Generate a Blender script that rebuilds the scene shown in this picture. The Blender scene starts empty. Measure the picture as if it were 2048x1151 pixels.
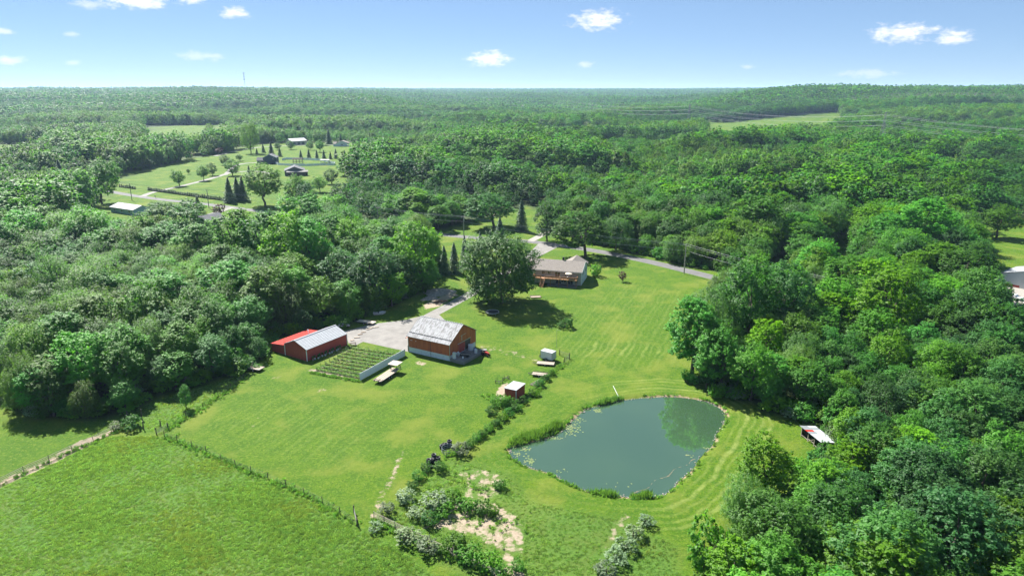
import bpy, bmesh, math, random
import numpy as np
from mathutils import Vector, Matrix

S = bpy.context.scene
# ------------------------------------------------------------------ camera
FPX, HC, PIT = 1365.0, 70.0, math.radians(16.2)
cam_d = bpy.data.cameras.new('camera'); cam = bpy.data.objects.new('camera', cam_d)
S.collection.objects.link(cam); S.camera = cam
cam_d.sensor_fit = 'HORIZONTAL'; cam_d.sensor_width = 36.0; cam_d.lens = 36.0 * FPX / 2048.0
cam_d.clip_start = 0.5; cam_d.clip_end = 120000.0
cam.location = (0, 0, HC); cam.rotation_euler = (math.pi / 2 - PIT, 0, 0)

# ------------------------------------------------------------------ light
SUN_EL, SUN_AZ = 46.0, 37.0      # sun stands ahead of and to the left of the view; shadows run right and towards the camera
sh = (math.sin(math.radians(SUN_AZ)), -math.cos(math.radians(SUN_AZ)))
sun_d = bpy.data.lights.new('sun', 'SUN'); sun_d.energy = 5.0; sun_d.angle = math.radians(0.53); sun_d.color = (1.0, 0.96, 0.90)
sun = bpy.data.objects.new('sun', sun_d); S.collection.objects.link(sun)
sdir = Vector((sh[0] * math.cos(math.radians(SUN_EL)), sh[1] * math.cos(math.radians(SUN_EL)), -math.sin(math.radians(SUN_EL))))
sun.rotation_euler = sdir.to_track_quat('-Z', 'Y').to_euler()

W = bpy.data.worlds.new('World'); S.world = W; W.use_nodes = True
wn, wl = W.node_tree.nodes, W.node_tree.links
wn.clear()
sky = wn.new('ShaderNodeTexSky'); sky.sky_type = 'NISHITA'; sky.sun_disc = False
sky.sun_elevation = math.radians(SUN_EL); sky.sun_rotation = math.radians(-SUN_AZ)
sky.altitude = 1500; sky.air_density = 0.7; sky.dust_density = 0.0; sky.ozone_density = 6.0

def wmath(op, a, b=None, c=None):
    n = wn.new('ShaderNodeMath'); n.operation = op
    for i, v in enumerate((a, b, c)):
        if v is None: continue
        if isinstance(v, (int, float)): n.inputs[i].default_value = v
        else: wl.new(v, n.inputs[i])
    return n.outputs[0]
tc = wn.new('ShaderNodeTexCoord'); sx = wn.new('ShaderNodeSeparateXYZ'); wl.new(tc.outputs['Generated'], sx.inputs[0])
azi = wmath('MULTIPLY', wmath('ARCTAN2', sx.outputs[0], sx.outputs[1]), 57.2958)
ele = wmath('MULTIPLY', wmath('ARCSINE', sx.outputs[2]), 57.2958)
cx = wn.new('ShaderNodeCombineXYZ'); wl.new(azi, cx.inputs[0]); wl.new(wmath('MULTIPLY', ele, 2.2), cx.inputs[1])
nz = wn.new('ShaderNodeTexNoise'); nz.inputs['Scale'].default_value = 1.1; nz.inputs['Detail'].default_value = 7; nz.inputs['Roughness'].default_value = 0.62
wl.new(cx.outputs[0], nz.inputs['Vector'])
nof = wmath('MULTIPLY', wmath('SUBTRACT', nz.outputs[0], 0.5), 2.6)
def pix_dir(px, py):
    u, v = (px - 1024) / FPX, (575.5 - py) / FPX
    c, s = math.cos(PIT), math.sin(PIT)
    d = Vector((u, c + v * s, v * c - s)).normalized()
    return math.degrees(math.atan2(d.x, d.y)), math.degrees(math.asin(d.z))
# small fair-weather clouds: (place, half width, half height, density); the same kind goes on overhead and behind
clouds = [(1195, 40, 48, 17, 1), (978, 117, 40, 14, 1), (1805, 66, 48, 15, 1), (1905, 74, 26, 12, .9), (472, 26, 25, 10, .9),
          (275, 2, 55, 12, 1), (385, -2, 26, 9, .9), (180, 10, 24, 7, .5), (15, 120, 34, 6, .7), (2, 62, 16, 5, .6), (143, 70, 12, 5, .4),
          (400, 112, 40, 8, .4), (1170, 129, 18, 6, .5), (1735, 147, 46, 8, .4), (1495, 133, 15, 5, .4), (145, 126, 12, 4, .4)]
mask = None
for (px, py, hw, hh, dn) in clouds:
    a, e = pix_dir(px, py)
    sa, se = hw / FPX * 57.3 * 1.05, hh / FPX * 57.3 * 1.1
    dx = wmath('DIVIDE', wmath('SUBTRACT', azi, a), sa)
    de = wmath('DIVIDE', wmath('SUBTRACT', ele, e), se)
    dd = wmath('ADD', wmath('SQRT', wmath('ADD', wmath('MULTIPLY', dx, dx), wmath('MULTIPLY', de, de))), nof)
    mr = wn.new('ShaderNodeMapRange'); mr.interpolation_type = 'SMOOTHSTEP'
    wl.new(dd, mr.inputs[0]); mr.inputs[1].default_value = 1.15; mr.inputs[2].default_value = 0.1; mr.inputs[3].default_value = 0; mr.inputs[4].default_value = dn
    mask = mr.outputs[0] if mask is None else wmath('MAXIMUM', mask, mr.outputs[0])
tint = wn.new('ShaderNodeMix'); tint.data_type = 'RGBA'; tint.blend_type = 'MULTIPLY'; tint.inputs[0].default_value = 1.0
wl.new(sky.outputs[0], tint.inputs[6]); tint.inputs[7].default_value = (.80, .755, .755, 1)
veil = wn.new('ShaderNodeMix'); veil.data_type = 'RGBA'; veil.inputs[0].default_value = 0.42     # an even thin summer veil over the whole sky
wl.new(tint.outputs[2], veil.inputs[6]); veil.inputs[7].default_value = (2.75, 4.35, 6.3, 1)
mixc = wn.new('ShaderNodeMix'); mixc.data_type = 'RGBA'
wl.new(mask, mixc.inputs[0]); wl.new(veil.outputs[2], mixc.inputs[6]); mixc.inputs[7].default_value = (7.8, 7.8, 8.0, 1)
bg = wn.new('ShaderNodeBackground'); bg.inputs[1].default_value = 0.05
wl.new(mixc.outputs[2], bg.inputs[0])
wo = wn.new('ShaderNodeOutputWorld'); wl.new(bg.outputs[0], wo.inputs[0])
W.cycles.sampling_method = 'MANUAL'; W.cycles.sample_map_resolution = 256

S.view_settings.view_transform = 'Standard'; S.view_settings.look = 'None'
S.view_settings.exposure = 1.6; S.view_settings.gamma = 1.0; S.view_settings.use_curve_mapping = False
S.render.engine = 'CYCLES'
cy = S.cycles
cy.max_bounces = 6; cy.diffuse_bounces = 4; cy.glossy_bounces = 2; cy.transmission_bounces = 3; cy.volume_bounces = 0; cy.transparent_max_bounces = 4
cy.caustics_reflective = False; cy.caustics_refractive = False; cy.sample_clamp_indirect = 4.0

# ------------------------------------------------------------------ helpers
C = S.collection
rng = np.random.default_rng(7)
R = math.radians
def P(px, py, z=0.0):
    """the point of the plain at height z that the photograph shows at this pixel"""
    u, v = (px - 1024) / FPX, (575.5 - py) / FPX
    c, s = math.cos(PIT), math.sin(PIT)
    t = (z - HC) / (v * c - s)
    return Vector((u * t, (c + v * s) * t, z))
def PP(l): return [P(*q) for q in l]
def h_at(px, base, top):
    """height of something that stands at pixel (px, base) and reaches up to row top"""
    b = P(px, base); c, s = math.cos(PIT), math.sin(PIT)
    k = (575.5 - top) / FPX          # yc = k * zc
    # yc = y s + (z-H) c ; zc = y c - (z-H) s
    return HC + b.y * (k * c - s) / (c + k * s)
def w_at(px, base, wpx):
    b = P(px, base); zc = b.y * math.cos(PIT) + HC * math.sin(PIT)
    return wpx * zc / FPX
def ss(a, b, x): 
    t = np.clip((x - a) / (b - a), 0, 1); return t * t * (3 - 2 * t)
def hill(x, y):
    x = np.asarray(x, float); y = np.asarray(y, float)
    r = np.hypot(x, y); th = np.degrees(np.arctan2(x, y))
    right = ss(11, 24, th); left = ss(-4, -13, th)
    h = right * 58 * ss(1550 - 420 * ss(22, 36, th), 2700, r) + left * 44 * ss(1350, 3300, r) + (1 - right) * (1 - left) * 16 * ss(1500, 3600, r)
    h = h + (1 - right) * (36 - 24 * left) * ss(4200, 9000, r) 
    n = 11 * np.sin(x / 310 + 1.3 * np.sin(y / 420)) * np.sin(y / 250 + 1.1 * np.sin(x / 380 + 2)) + 5 * np.sin(x / 140 + 2) * np.sin(y / 120 + np.sin(x / 200))
    h = h + 6.5 * np.sin(x / 95 + 1.2 * np.sin(y / 130)) * np.sin(y / 110 + 1.4 * np.sin(x / 150)) * ss(430, 720, r) * ss(-11, -4, th) * (1 - .5 * ss(1200, 2000, r))
    h = h + 15 * np.sin(x / 430 + 1.9) * np.sin(y / 610 + x / 900) * ss(1700, 2600, r) * ss(6500, 4200, r) * (1 - .8 * right)
    h = h + n * ss(1200, 2000, r) * (0.75 + 0.25 * left)
    return h * (y > 0)
def hz(x, y): return float(hill(x, y))

def mesh(name, V, F, mats=(), mi=None, smooth=False):
    me = bpy.data.meshes.new(name)
    me.from_pydata([tuple(v) for v in V], [], [tuple(f) for f in F])
    for m in (mats if isinstance(mats, (list, tuple)) else [mats]): me.materials.append(m)
    if mi is not None: me.polygons.foreach_set('material_index', np.asarray(mi, np.int32))
    if smooth: me.polygons.foreach_set('use_smooth', np.ones(len(me.polygons), bool))
    me.update(); return me
def quads_mesh(name, V, mats, tint=None, mi=None):
    """V: (n,4,3) free quads"""
    n = len(V); me = bpy.data.meshes.new(name)
    me.vertices.add(n * 4); me.vertices.foreach_set('co', np.asarray(V, np.float32).ravel())
    me.loops.add(n * 4); me.loops.foreach_set('vertex_index', np.arange(n * 4, dtype=np.int32))
    me.polygons.add(n); me.polygons.foreach_set('loop_start', np.arange(0, n * 4, 4, dtype=np.int32))
    me.polygons.foreach_set('loop_total', np.full(n, 4, np.int32))
    for m in (mats if isinstance(mats, (list, tuple)) else [mats]): me.materials.append(m)
    if mi is not None: me.polygons.foreach_set('material_index', np.asarray(mi, np.int32))
    if tint is not None:
        a = me.attributes.new('tint', 'FLOAT', 'FACE'); a.data.foreach_set('value', np.asarray(tint, np.float32))
    me.update(calc_edges=True); return me
def obj(name, me, parent=None, loc=None, rz=None, scale=None):
    o = bpy.data.objects.new(name, me); C.objects.link(o)
    if parent is not None: o.parent = parent
    if loc is not None: o.location = loc
    if rz is not None: o.rotation_euler = (0, 0, rz)
    if scale is not None: o.scale = scale
    return o
def tag(o, label=None, cat=None, group=None, kind=None):
    if label: o['label'] = label
    if cat: o['category'] = cat
    if group: o['group'] = group
    if kind: o['kind'] = kind
    return o
def thing(name, label, cat, loc=(0, 0, 0), rz=0, group=None):
    o = bpy.data.objects.new(name, None); C.objects.link(o); o.empty_display_size = 0.5
    o.location = loc; o.rotation_euler = (0, 0, rz)
    return tag(o, label, cat, group)
class MB:
    """collects simple solids and links them as one mesh object"""
    def __init__(s): s.V = []; s.F = []; s.M = []
    def add(s, V, F, m=0):
        k = len(s.V); s.V += [tuple(v) for v in V]; s.F += [tuple(i + k for i in f) for f in F]; s.M += [m] * len(F); return s
    def box(s, x0, x1, y0, y1, z0, z1, m=0):
        V = [(x0, y0, z0), (x1, y0, z0), (x1, y1, z0), (x0, y1, z0), (x0, y0, z1), (x1, y0, z1), (x1, y1, z1), (x0, y1, z1)]
        return s.add(V, [(3, 2, 1, 0), (4, 5, 6, 7), (0, 1, 5, 4), (1, 2, 6, 5), (2, 3, 7, 6), (3, 0, 4, 7)], m)
    def prism(s, poly, z0, z1, m=0):
        n = len(poly); V = [(p[0], p[1], z0) for p in poly] + [(p[0], p[1], z1) for p in poly]
        F = [tuple(range(n - 1, -1, -1)), tuple(range(n, 2 * n))] + [(i, (i + 1) % n, n + (i + 1) % n, n + i) for i in range(n)]
        return s.add(V, F, m)
    def tube(s, a, b, r0, r1=None, n=6, m=0, caps=True):
        a = Vector(a); b = Vector(b); r1 = r0 if r1 is None else r1
        d = (b - a).normalized(); u = d.orthogonal().normalized(); w = d.cross(u)
        V = []
        for p, r in ((a, r0), (b, r1)):
            for i in range(n):
                t = 2 * math.pi * i / n; V.append(p + u * (r * math.cos(t)) + w * (r * math.sin(t)))
        F = [(i, (i + 1) % n, n + (i + 1) % n, n + i) for i in range(n)]
        if caps: F += [tuple(range(n - 1, -1, -1)), tuple(range(n, 2 * n))]
        return s.add(V, F, m)
    def beam(s, a, b, w, h, m=0):
        """rectangular bar from a to b"""
        a = Vector(a); b = Vector(b); d = (b - a).normalized()
        up = Vector((0, 0, 1)) if abs(d.z) < 0.95 else Vector((0, 1, 0))
        u = d.cross(up).normalized() * (w / 2); v = u.cross(d).normalized() * (h / 2)
        V = [a - u - v, a + u - v, a + u + v, a - u + v, b - u - v, b + u - v, b + u + v, b - u + v]
        return s.add(V, [(3, 2, 1, 0), (4, 5, 6, 7), (0, 1, 5, 4), (1, 2, 6, 5), (2, 3, 7, 6), (3, 0, 4, 7)], m)
    def path(s, pts, r, n=4, m=0):
        for a, b in zip(pts[:-1], pts[1:]): s.tube(a, b, r, r, n, m, caps=False)
        return s
    def lathe(s, prof, n=12, m=0, c=(0, 0, 0)):
        V = []; F = []
        for (r, z) in prof:
            for i in range(n):
                t = 2 * math.pi * i / n; V.append((c[0] + r * math.cos(t), c[1] + r * math.sin(t), c[2] + z))
        for j in range(len(prof) - 1):
            for i in range(n): F.append((j * n + i, j * n + (i + 1) % n, (j + 1) * n + (i + 1) % n, (j + 1) * n + i))
        return s.add(V, F, m)
    def torus(s, c, axis, R0, r, n=14, k=6, m=0):
        c = Vector(c); ax = Vector(axis).normalized(); u = ax.orthogonal().normalized(); w = ax.cross(u); V = []; F = []
        for i in range(n):
            t = 2 * math.pi * i / n; d = u * math.cos(t) + w * math.sin(t)
            for j in range(k):
                q = 2 * math.pi * j / k; V.append(c + d * (R0 + r * math.cos(q)) + ax * (r * 1.25 * math.sin(q)))
        for i in range(n):
            for j in range(k): F.append((i * k + j, ((i + 1) % n) * k + j, ((i + 1) % n) * k + (j + 1) % k, i * k + (j + 1) % k))
        return s.add(V, F, m)
    def build(s, name, mats, parent=None, loc=None, rz=None, smooth=False):
        return obj(name, mesh(name, s.V, s.F, mats, s.M if isinstance(mats, (list, tuple)) and len(mats) > 1 else None, smooth), parent, loc, rz)

# ------------------------------------------------------------------ materials
def newmat(name):
    m = bpy.data.materials.new(name); m.use_nodes = True; m.node_tree.nodes.clear(); return m, m.node_tree.nodes, m.node_tree.links
def N(nodes, t, **kw):
    n = nodes.new(t)
    for k, v in kw.items(): setattr(n, k, v)
    return n
def rgb(c): return (c[0], c[1], c[2], 1)
def noise(nodes, links, scale, detail=4, rough=0.55, vec=None, dist=0.0):
    n = nodes.new('ShaderNodeTexNoise'); n.inputs['Scale'].default_value = scale; n.inputs['Detail'].default_value = detail
    n.inputs['Roughness'].default_value = rough; n.inputs['Distortion'].default_value = dist
    if vec is not None: links.new(vec, n.inputs['Vector'])
    return n.outputs[0]
def mrange(nodes, links, v, a, b, c=0, d=1, smooth=False):
    n = nodes.new('ShaderNodeMapRange'); links.new(v, n.inputs[0])
    if smooth: n.interpolation_type = 'SMOOTHSTEP'
    for i, q in enumerate((a, b, c, d)): n.inputs[i + 1].default_value = q
    return n.outputs[0]
def mixcol(nodes, links, f, a, b, blend='MIX'):
    n = nodes.new('ShaderNodeMix'); n.data_type = 'RGBA'; n.blend_type = blend
    for s, v in ((0, f), (6, a), (7, b)):
        if isinstance(v, (int, float)): n.inputs[s].default_value = v
        elif isinstance(v, tuple): n.inputs[s].default_value = rgb(v)
        else: links.new(v, n.inputs[s])
    return n.outputs[2]
def mth(nodes, links, op, a, b=None):
    n = nodes.new('ShaderNodeMath'); n.operation = op
    for i, v in enumerate((a, b)):
        if v is None: continue
        if isinstance(v, (int, float)): n.inputs[i].default_value = v
        else: links.new(v, n.inputs[i])
    return n.outputs[0]
def plain(name, col, rough=0.6, var=0.15, scale=3.0, metal=0.0, spec=0.4, col2=None, bump=0.0, stretch=None):
    m, n, l = newmat(name)
    co = n.new('ShaderNodeTexCoord').outputs['Object']
    if stretch:
        mp = n.new('ShaderNodeMapping'); mp.inputs['Scale'].default_value = stretch; l.new(co, mp.inputs[0]); co = mp.outputs[0]
    f = noise(n, l, scale, 5, 0.6, co)
    c2 = col2 or tuple(x * (1 - 2 * var) for x in col)
    cc = mixcol(n, l, mrange(n, l, f, 0.35, 0.7), col, c2)
    b = n.new('ShaderNodeBsdfPrincipled'); l.new(cc, b.inputs['Base Color']); b.inputs['Roughness'].default_value = rough
    b.inputs['Metallic'].default_value = metal; b.inputs['Specular IOR Level'].default_value = spec
    if bump:
        bp = n.new('ShaderNodeBump'); bp.inputs['Strength'].default_value = bump; bp.inputs['Distance'].default_value = 0.1
        l.new(noise(n, l, scale * 4, 5, 0.6, co), bp.inputs['Height']); l.new(bp.outputs[0], b.inputs['Normal'])
    o = n.new('ShaderNodeOutputMaterial'); l.new(b.outputs[0], o.inputs[0]); return m
def leafmat(name, a, b, trans=0.54, hue=0.22):
    m, n, l = newmat(name)
    at = N(n, 'ShaderNodeAttribute', attribute_name='tint'); oi = n.new('ShaderNodeObjectInfo')
    c = mixcol(n, l, at.outputs['Fac'], a, b)
    # from tree to tree: brightness and a lean to yellow or blue
    br = mrange(n, l, oi.outputs['Random'], 0, 1, 1 - hue * 1.5, 1 + hue * 1.6)
    w = n.new('ShaderNodeTexWhiteNoise'); w.noise_dimensions = '1D'; l.new(mth(n, l, 'MULTIPLY', oi.outputs['Random'], 91.7), w.inputs['W'])
    hs = n.new('ShaderNodeHueSaturation'); l.new(c, hs.inputs['Color']); l.new(br, hs.inputs['Value'])
    l.new(mrange(n, l, w.outputs[0], 0, 1, 0.5 - 0.014 * hue / 0.16, 0.5 + 0.02 * hue / 0.16), hs.inputs['Hue']); l.new(mrange(n, l, w.outputs[0], 0, 1, 1.08, 0.94), hs.inputs['Saturation'])
    d = n.new('ShaderNodeBsdfPrincipled'); l.new(hs.outputs[0], d.inputs['Base Color']); d.inputs['Roughness'].default_value = 0.55; d.inputs['Specular IOR Level'].default_value = 0.35
    t = n.new('ShaderNodeBsdfTranslucent'); l.new(mixcol(n, l, 1.0, hs.outputs[0], (1.25, 1.4, 0.6), 'MULTIPLY'), t.inputs[0])
    x = n.new('ShaderNodeMixShader'); x.inputs[0].default_value = trans; l.new(d.outputs[0], x.inputs[1]); l.new(t.outputs[0], x.inputs[2])
    o = n.new('ShaderNodeOutputMaterial'); l.new(x.outputs[0], o.inputs[0]); return m
LEAF = {
    'maple': leafmat('maple_leaf', (0.050, 0.147, 0.018), (0.139, 0.329, 0.033)),
    'elm': leafmat('elm_leaf', (0.040, 0.123, 0.031), (0.107, 0.254, 0.052)),
    'cottonwood': leafmat('cottonwood_leaf', (0.059, 0.185, 0.014), (0.173, 0.390, 0.029)),
    'willow': leafmat('willow_leaf', (0.075, 0.165, 0.033), (0.168, 0.305, 0.062)),
    'walnut': leafmat('walnut_leaf', (0.065, 0.165, 0.016), (0.173, 0.330, 0.031)),
    'olive': leafmat('olive_leaf', (0.105, 0.165, 0.075), (0.235, 0.310, 0.160), 0.3),
    'bush': leafmat('bush_leaf', (0.056, 0.168, 0.017), (0.154, 0.350, 0.034)),
    'shade': leafmat('shade_tree_leaf', (.030, .095, .012), (.085, .205, .022), 0.4, 0.02),
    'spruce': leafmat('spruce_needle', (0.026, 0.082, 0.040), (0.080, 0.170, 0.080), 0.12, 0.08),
    'plum': leafmat('plum_leaf', (0.046, 0.018, 0.018), (0.117, 0.046, 0.036), 0.3, 0.05),
    'cedar': leafmat('cedar_leaf', (0.018, 0.063, 0.024), (0.045, 0.120, 0.039), 0.15, 0.08),
    'grass': leafmat('meadow_blade', (.105, .195, .046), (.240, .350, .125), 0.5, 0.24),
    'dry_grass': leafmat('dry_meadow_blade', (.115, .175, .042), (.240, .300, .100), 0.5, 0.2),
    'reed': leafmat('reed_blade', (.075, .165, .030), (.19, .31, .075), 0.4, 0.1),
    'vine': leafmat('vine_leaf', (.05, .13, .02), (.11, .24, .04), 0.4, 0.1),
    'weed': leafmat('weed_leaf', (.08, .19, .03), (.20, .34, .09), 0.4, 0.2),
}
BARK = plain('bark', (.13, .105, .085), 0.9, 0.25, 6)
DEADWOOD = plain('dead_wood', (.26, .23, .21), 0.9, 0.2, 6)
M = {}
M['red_siding'] = plain('red_siding', (.40, .068, .056), 0.55, 0.12, 2.0)
M['red_roof'] = plain('red_roof', (.40, .028, .016), 0.75, 0.2, 1.5, spec=0.15)
M['rust_siding'] = plain('rust_siding', (.48, .125, .042), 0.65, 0.18, 1.2, col2=(.34, .070, .036), stretch=(1, 1, .25))
M['white_roof'] = plain('white_roof', (.36, .375, .39), 0.75, 0.07, 0.8, spec=0.12)
M['white_paint'] = plain('white_paint', (.62, .63, .64), 0.5, 0.06, 2)
M['vinyl'] = plain('white_vinyl', (.80, .83, .86), 0.5, 0.05, 2)
M['block'] = plain('painted_block', (.66, .70, .74), 0.8, 0.1, 2)
M['concrete'] = plain('concrete', (.20, .19, .174), 0.85, 0.16, .35, bump=.1)
M['gravel'] = plain('gravel', (.30, .28, .245), 0.95, 0.15, 3, bump=.4)
M['asphalt'] = plain('asphalt', (.13, .128, .126), 0.9, 0.15, .4, bump=.1)
M['shingle'] = plain('shingle', (.215, .19, .165), 0.9, 0.2, 2.5, bump=.2)
M['grey_shingle'] = plain('grey_shingle', (.12, .125, .135), 0.9, 0.2, 1.5)
M['tan_siding'] = plain('tan_siding', (.42, .39, .35), 0.7, 0.06, 2)
M['pale_siding'] = plain('pale_siding', (.62, .65, .66), 0.7, 0.05, 2)
M['blue_siding'] = plain('blue_siding', (.055, .085, .115), 0.7, 0.1, 2)
M['grey_siding'] = plain('grey_siding', (.12, .125, .13), 0.7, 0.1, 2)
M['deck'] = plain('deck_wood', (.42, .22, .105), 0.75, 0.2, 3, stretch=(4, 1, 1))
M['grey_wood'] = plain('weathered_wood', (.38, .33, .27), 0.9, 0.25, 4, stretch=(1, 6, 1))
M['dark_wood'] = plain('dark_wood', (.10, .08, .065), 0.9, 0.2, 4)
M['steel'] = plain('galvanised_steel', (.42, .44, .46), 0.45, 0.1, 3, metal=.6)
M['dark_metal'] = plain('dark_metal', (.035, .035, .038), 0.6, 0.1, 3)
M['rubber'] = plain('rubber', (.022, .022, .024), 0.85, 0.2, 6)
M['tyre_white'] = plain('tyre_dust', (.24, .23, .23), 0.85, 0.2, 6)
M['glass'] = plain('window_glass', (.02, .025, .03), 0.06, 0.1, 1, spec=.9)
M['red_paint'] = plain('red_paint', (.42, .03, .02), 0.4, 0.15, 3, spec=.6)
M['blue_plastic'] = plain('blue_plastic', (.05, .13, .32), 0.5, 0.1, 3)
M['tan_cloth'] = plain('tan_cloth', (.55, .48, .38), 0.9, 0.1, 3)
M['pole_wood'] = plain('pole_wood', (.42, .37, .32), 0.9, 0.15, 3, stretch=(6, 6, .4))
M['wire'] = plain('line_wire', (.40, .405, .41), 0.9, 0.1, 1, spec=.1)
M['fence_wire'] = plain('fence_wire', (.16, .155, .15), 0.95, 0.1, 1, spec=.05)
M['pylon_steel'] = plain('pylon_steel', (.20, .21, .22), 0.9, 0.1, 1, spec=.1)
M['sand'] = plain('sand', (.33, .265, .20), 0.95, 0.12, 1.0, bump=.3)
M['earth_pile'] = plain('earth_pile', (.30, .27, .24), 0.95, 0.25, 1.2, bump=.6)
M['lily'] = plain('lily_pad', (.10, .16, .055), 0.8, 0.2, 1.5, spec=.1, col2=(.19, .20, .10))
M['mat_black'] = plain('black_mat', (.018, .02, .024), 0.7, 0.1, 2)
M['mulch'] = plain('mulch', (.16, .085, .05), 0.95, 0.2, 3, bump=.5)

def roofmat():
    """old white metal sheets with rubbed grey patches between the ribs"""
    m, n, l = newmat('worn_white_roof')
    co = n.new('ShaderNodeTexCoord').outputs['Object']; mp = n.new('ShaderNodeMapping'); mp.inputs['Scale'].default_value = (2.2, 0.7, 0.7); l.new(co, mp.inputs[0])
    a = mrange(n, l, noise(n, l, 1.0, 4, .6, mp.outputs[0]), .45, .62)
    c = mixcol(n, l, a, (.37, .372, .375), (.20, .195, .19))
    c = mixcol(n, l, mrange(n, l, noise(n, l, .9, 3, .6, co), .58, .7), c, (.24, .225, .21))
    b = n.new('ShaderNodeBsdfPrincipled'); l.new(c, b.inputs['Base Color']); b.inputs['Roughness'].default_value = .75; b.inputs['Specular IOR Level'].default_value = .12
    o = n.new('ShaderNodeOutputMaterial'); l.new(b.outputs[0], o.inputs[0]); return m
M['worn_roof'] = roofmat()

def watermat():
    m, n, l = newmat('pond_water')
    pos = n.new('ShaderNodeNewGeometry').outputs['Position']
    c = mixcol(n, l, mrange(n, l, noise(n, l, .06, 3, .5, pos), .35, .65), (.030, .066, .034), (.037, .075, .037))
    b = n.new('ShaderNodeBsdfPrincipled'); l.new(c, b.inputs['Base Color']); b.inputs['Roughness'].default_value = .035; b.inputs['IOR'].default_value = 2.15
    bp = n.new('ShaderNodeBump'); bp.inputs['Strength'].default_value = .05; bp.inputs['Distance'].default_value = .05
    l.new(noise(n, l, 1.1, 3, .6, pos), bp.inputs['Height']); l.new(bp.outputs[0], b.inputs['Normal'])
    o = n.new('ShaderNodeOutputMaterial'); l.new(b.outputs[0], o.inputs[0]); return m
M['water'] = watermat()

def groundmat():
    m, n, l = newmat('turf')
    pos = n.new('ShaderNodeNewGeometry').outputs['Position']
    def at(k): return N(n, 'ShaderNodeAttribute', attribute_name=k).outputs['Fac']
    big = noise(n, l, .035, 4, .55, pos); mid = noise(n, l, .22, 5, .6, pos, .6); fine = noise(n, l, 1.3, 5, .72, pos); vf = noise(n, l, 5.0, 2, .7, pos); fine2 = noise(n, l, 2.3, 4, .7, pos)
    lawn = mixcol(n, l, mrange(n, l, big, .38, .62), (0.060, 0.130, 0.005), (0.091, 0.152, 0.006))
    lawn = mixcol(n, l, mrange(n, l, mid, .42, .60), lawn, (0.044, 0.109, 0.004))
    lawn = mixcol(n, l, mth(n, l, 'MULTIPLY', mrange(n, l, fine, .50, .60), .85), lawn, (0.118, 0.172, 0.017))
    lawn = mixcol(n, l, mth(n, l, 'MULTIPLY', mrange(n, l, fine2, .51, .60), .85), lawn, (0.033, 0.080, 0.002))
    lawn = mixcol(n, l, mth(n, l, 'MULTIPLY', mrange(n, l, vf, .5, .60), .7), lawn, (0.034, 0.090, 0.003))
    # drier yellow reaches
    lawn = mixcol(n, l, mth(n, l, 'MULTIPLY', mrange(n, l, noise(n, l, .075, 5, .6, pos), .50, .64), .65), lawn, (0.137, 0.165, 0.022))
    # dry thatch left by the mower, along the swaths
    sw = at('swath'); wob = mth(n, l, 'MULTIPLY', noise(n, l, .12, 3, .5, pos), 3.0)
    st = mth(n, l, 'SINE', mth(n, l, 'MULTIPLY', mth(n, l, 'ADD', sw, wob), 3.6))
    st2 = mth(n, l, 'SINE', mth(n, l, 'MULTIPLY', mth(n, l, 'ADD', sw, wob), 1.37))
    sm = mth(n, l, 'MULTIPLY', mth(n, l, 'MULTIPLY', mrange(n, l, mth(n, l, 'ADD', st, mth(n, l, 'MULTIPLY', st2, .6)), -.25, 1.3), at('mown')), mrange(n, l, noise(n, l, .45, 5, .7, pos), .32, .60))
    lawn = mixcol(n, l, sm, lawn, (0.209, 0.248, 0.066))
    mead = mixcol(n, l, mrange(n, l, big, .40, .62), (0.061, 0.134, 0.022), (0.087, 0.155, 0.026))
    mead = mixcol(n, l, mrange(n, l, mid, .45, .75), mead, (0.090, 0.119, 0.022))
    mead = mixcol(n, l, mth(n, l, 'MULTIPLY', mrange(n, l, fine, .5, .7), .7), mead, (0.039, 0.097, 0.013))
    c = mixcol(n, l, at('meadow'), lawn, mead)
    dn = mth(n, l, 'ADD', at('dirt'), mth(n, l, 'MULTIPLY', mth(n, l, 'SUBTRACT', noise(n, l, .55, 6, .7, pos), .5), 1.3))
    dirt = mixcol(n, l, mrange(n, l, fine, .35, .7), (0.353, 0.286, 0.214), (0.252, 0.197, 0.139))
    c = mixcol(n, l, mrange(n, l, dn, .45, .62), c, dirt)
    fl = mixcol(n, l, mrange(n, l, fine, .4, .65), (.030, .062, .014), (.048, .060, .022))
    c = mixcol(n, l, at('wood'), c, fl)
    mud = mixcol(n, l, mrange(n, l, fine, .4, .65), (.30, .23, .14), (.17, .125, .075))
    bn = mth(n, l, 'ADD', at('bank'), mth(n, l, 'MULTIPLY', mth(n, l, 'SUBTRACT', noise(n, l, .8, 5, .7, pos), .5), 1.4))
    c = mixcol(n, l, mrange(n, l, bn, .42, .7), c, mud)
    b = n.new('ShaderNodeBsdfPrincipled'); l.new(c, b.inputs['Base Color']); b.inputs['Roughness'].default_value = .9; b.inputs['Specular IOR Level'].default_value = .15
    bp = n.new('ShaderNodeBump'); bp.inputs['Strength'].default_value = 1.0; bp.inputs['Distance'].default_value = .28
    l.new(mth(n, l, 'ADD', mth(n, l, 'MULTIPLY', noise(n, l, 1.1, 5, .65, pos), 1.0), mth(n, l, 'MULTIPLY', noise(n, l, 4.5, 3, .7, pos), .6)), bp.inputs['Height']); l.new(bp.outputs[0], b.inputs['Normal'])
    o = n.new('ShaderNodeOutputMaterial'); l.new(b.outputs[0], o.inputs[0]); return m
M['turf'] = groundmat()

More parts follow.
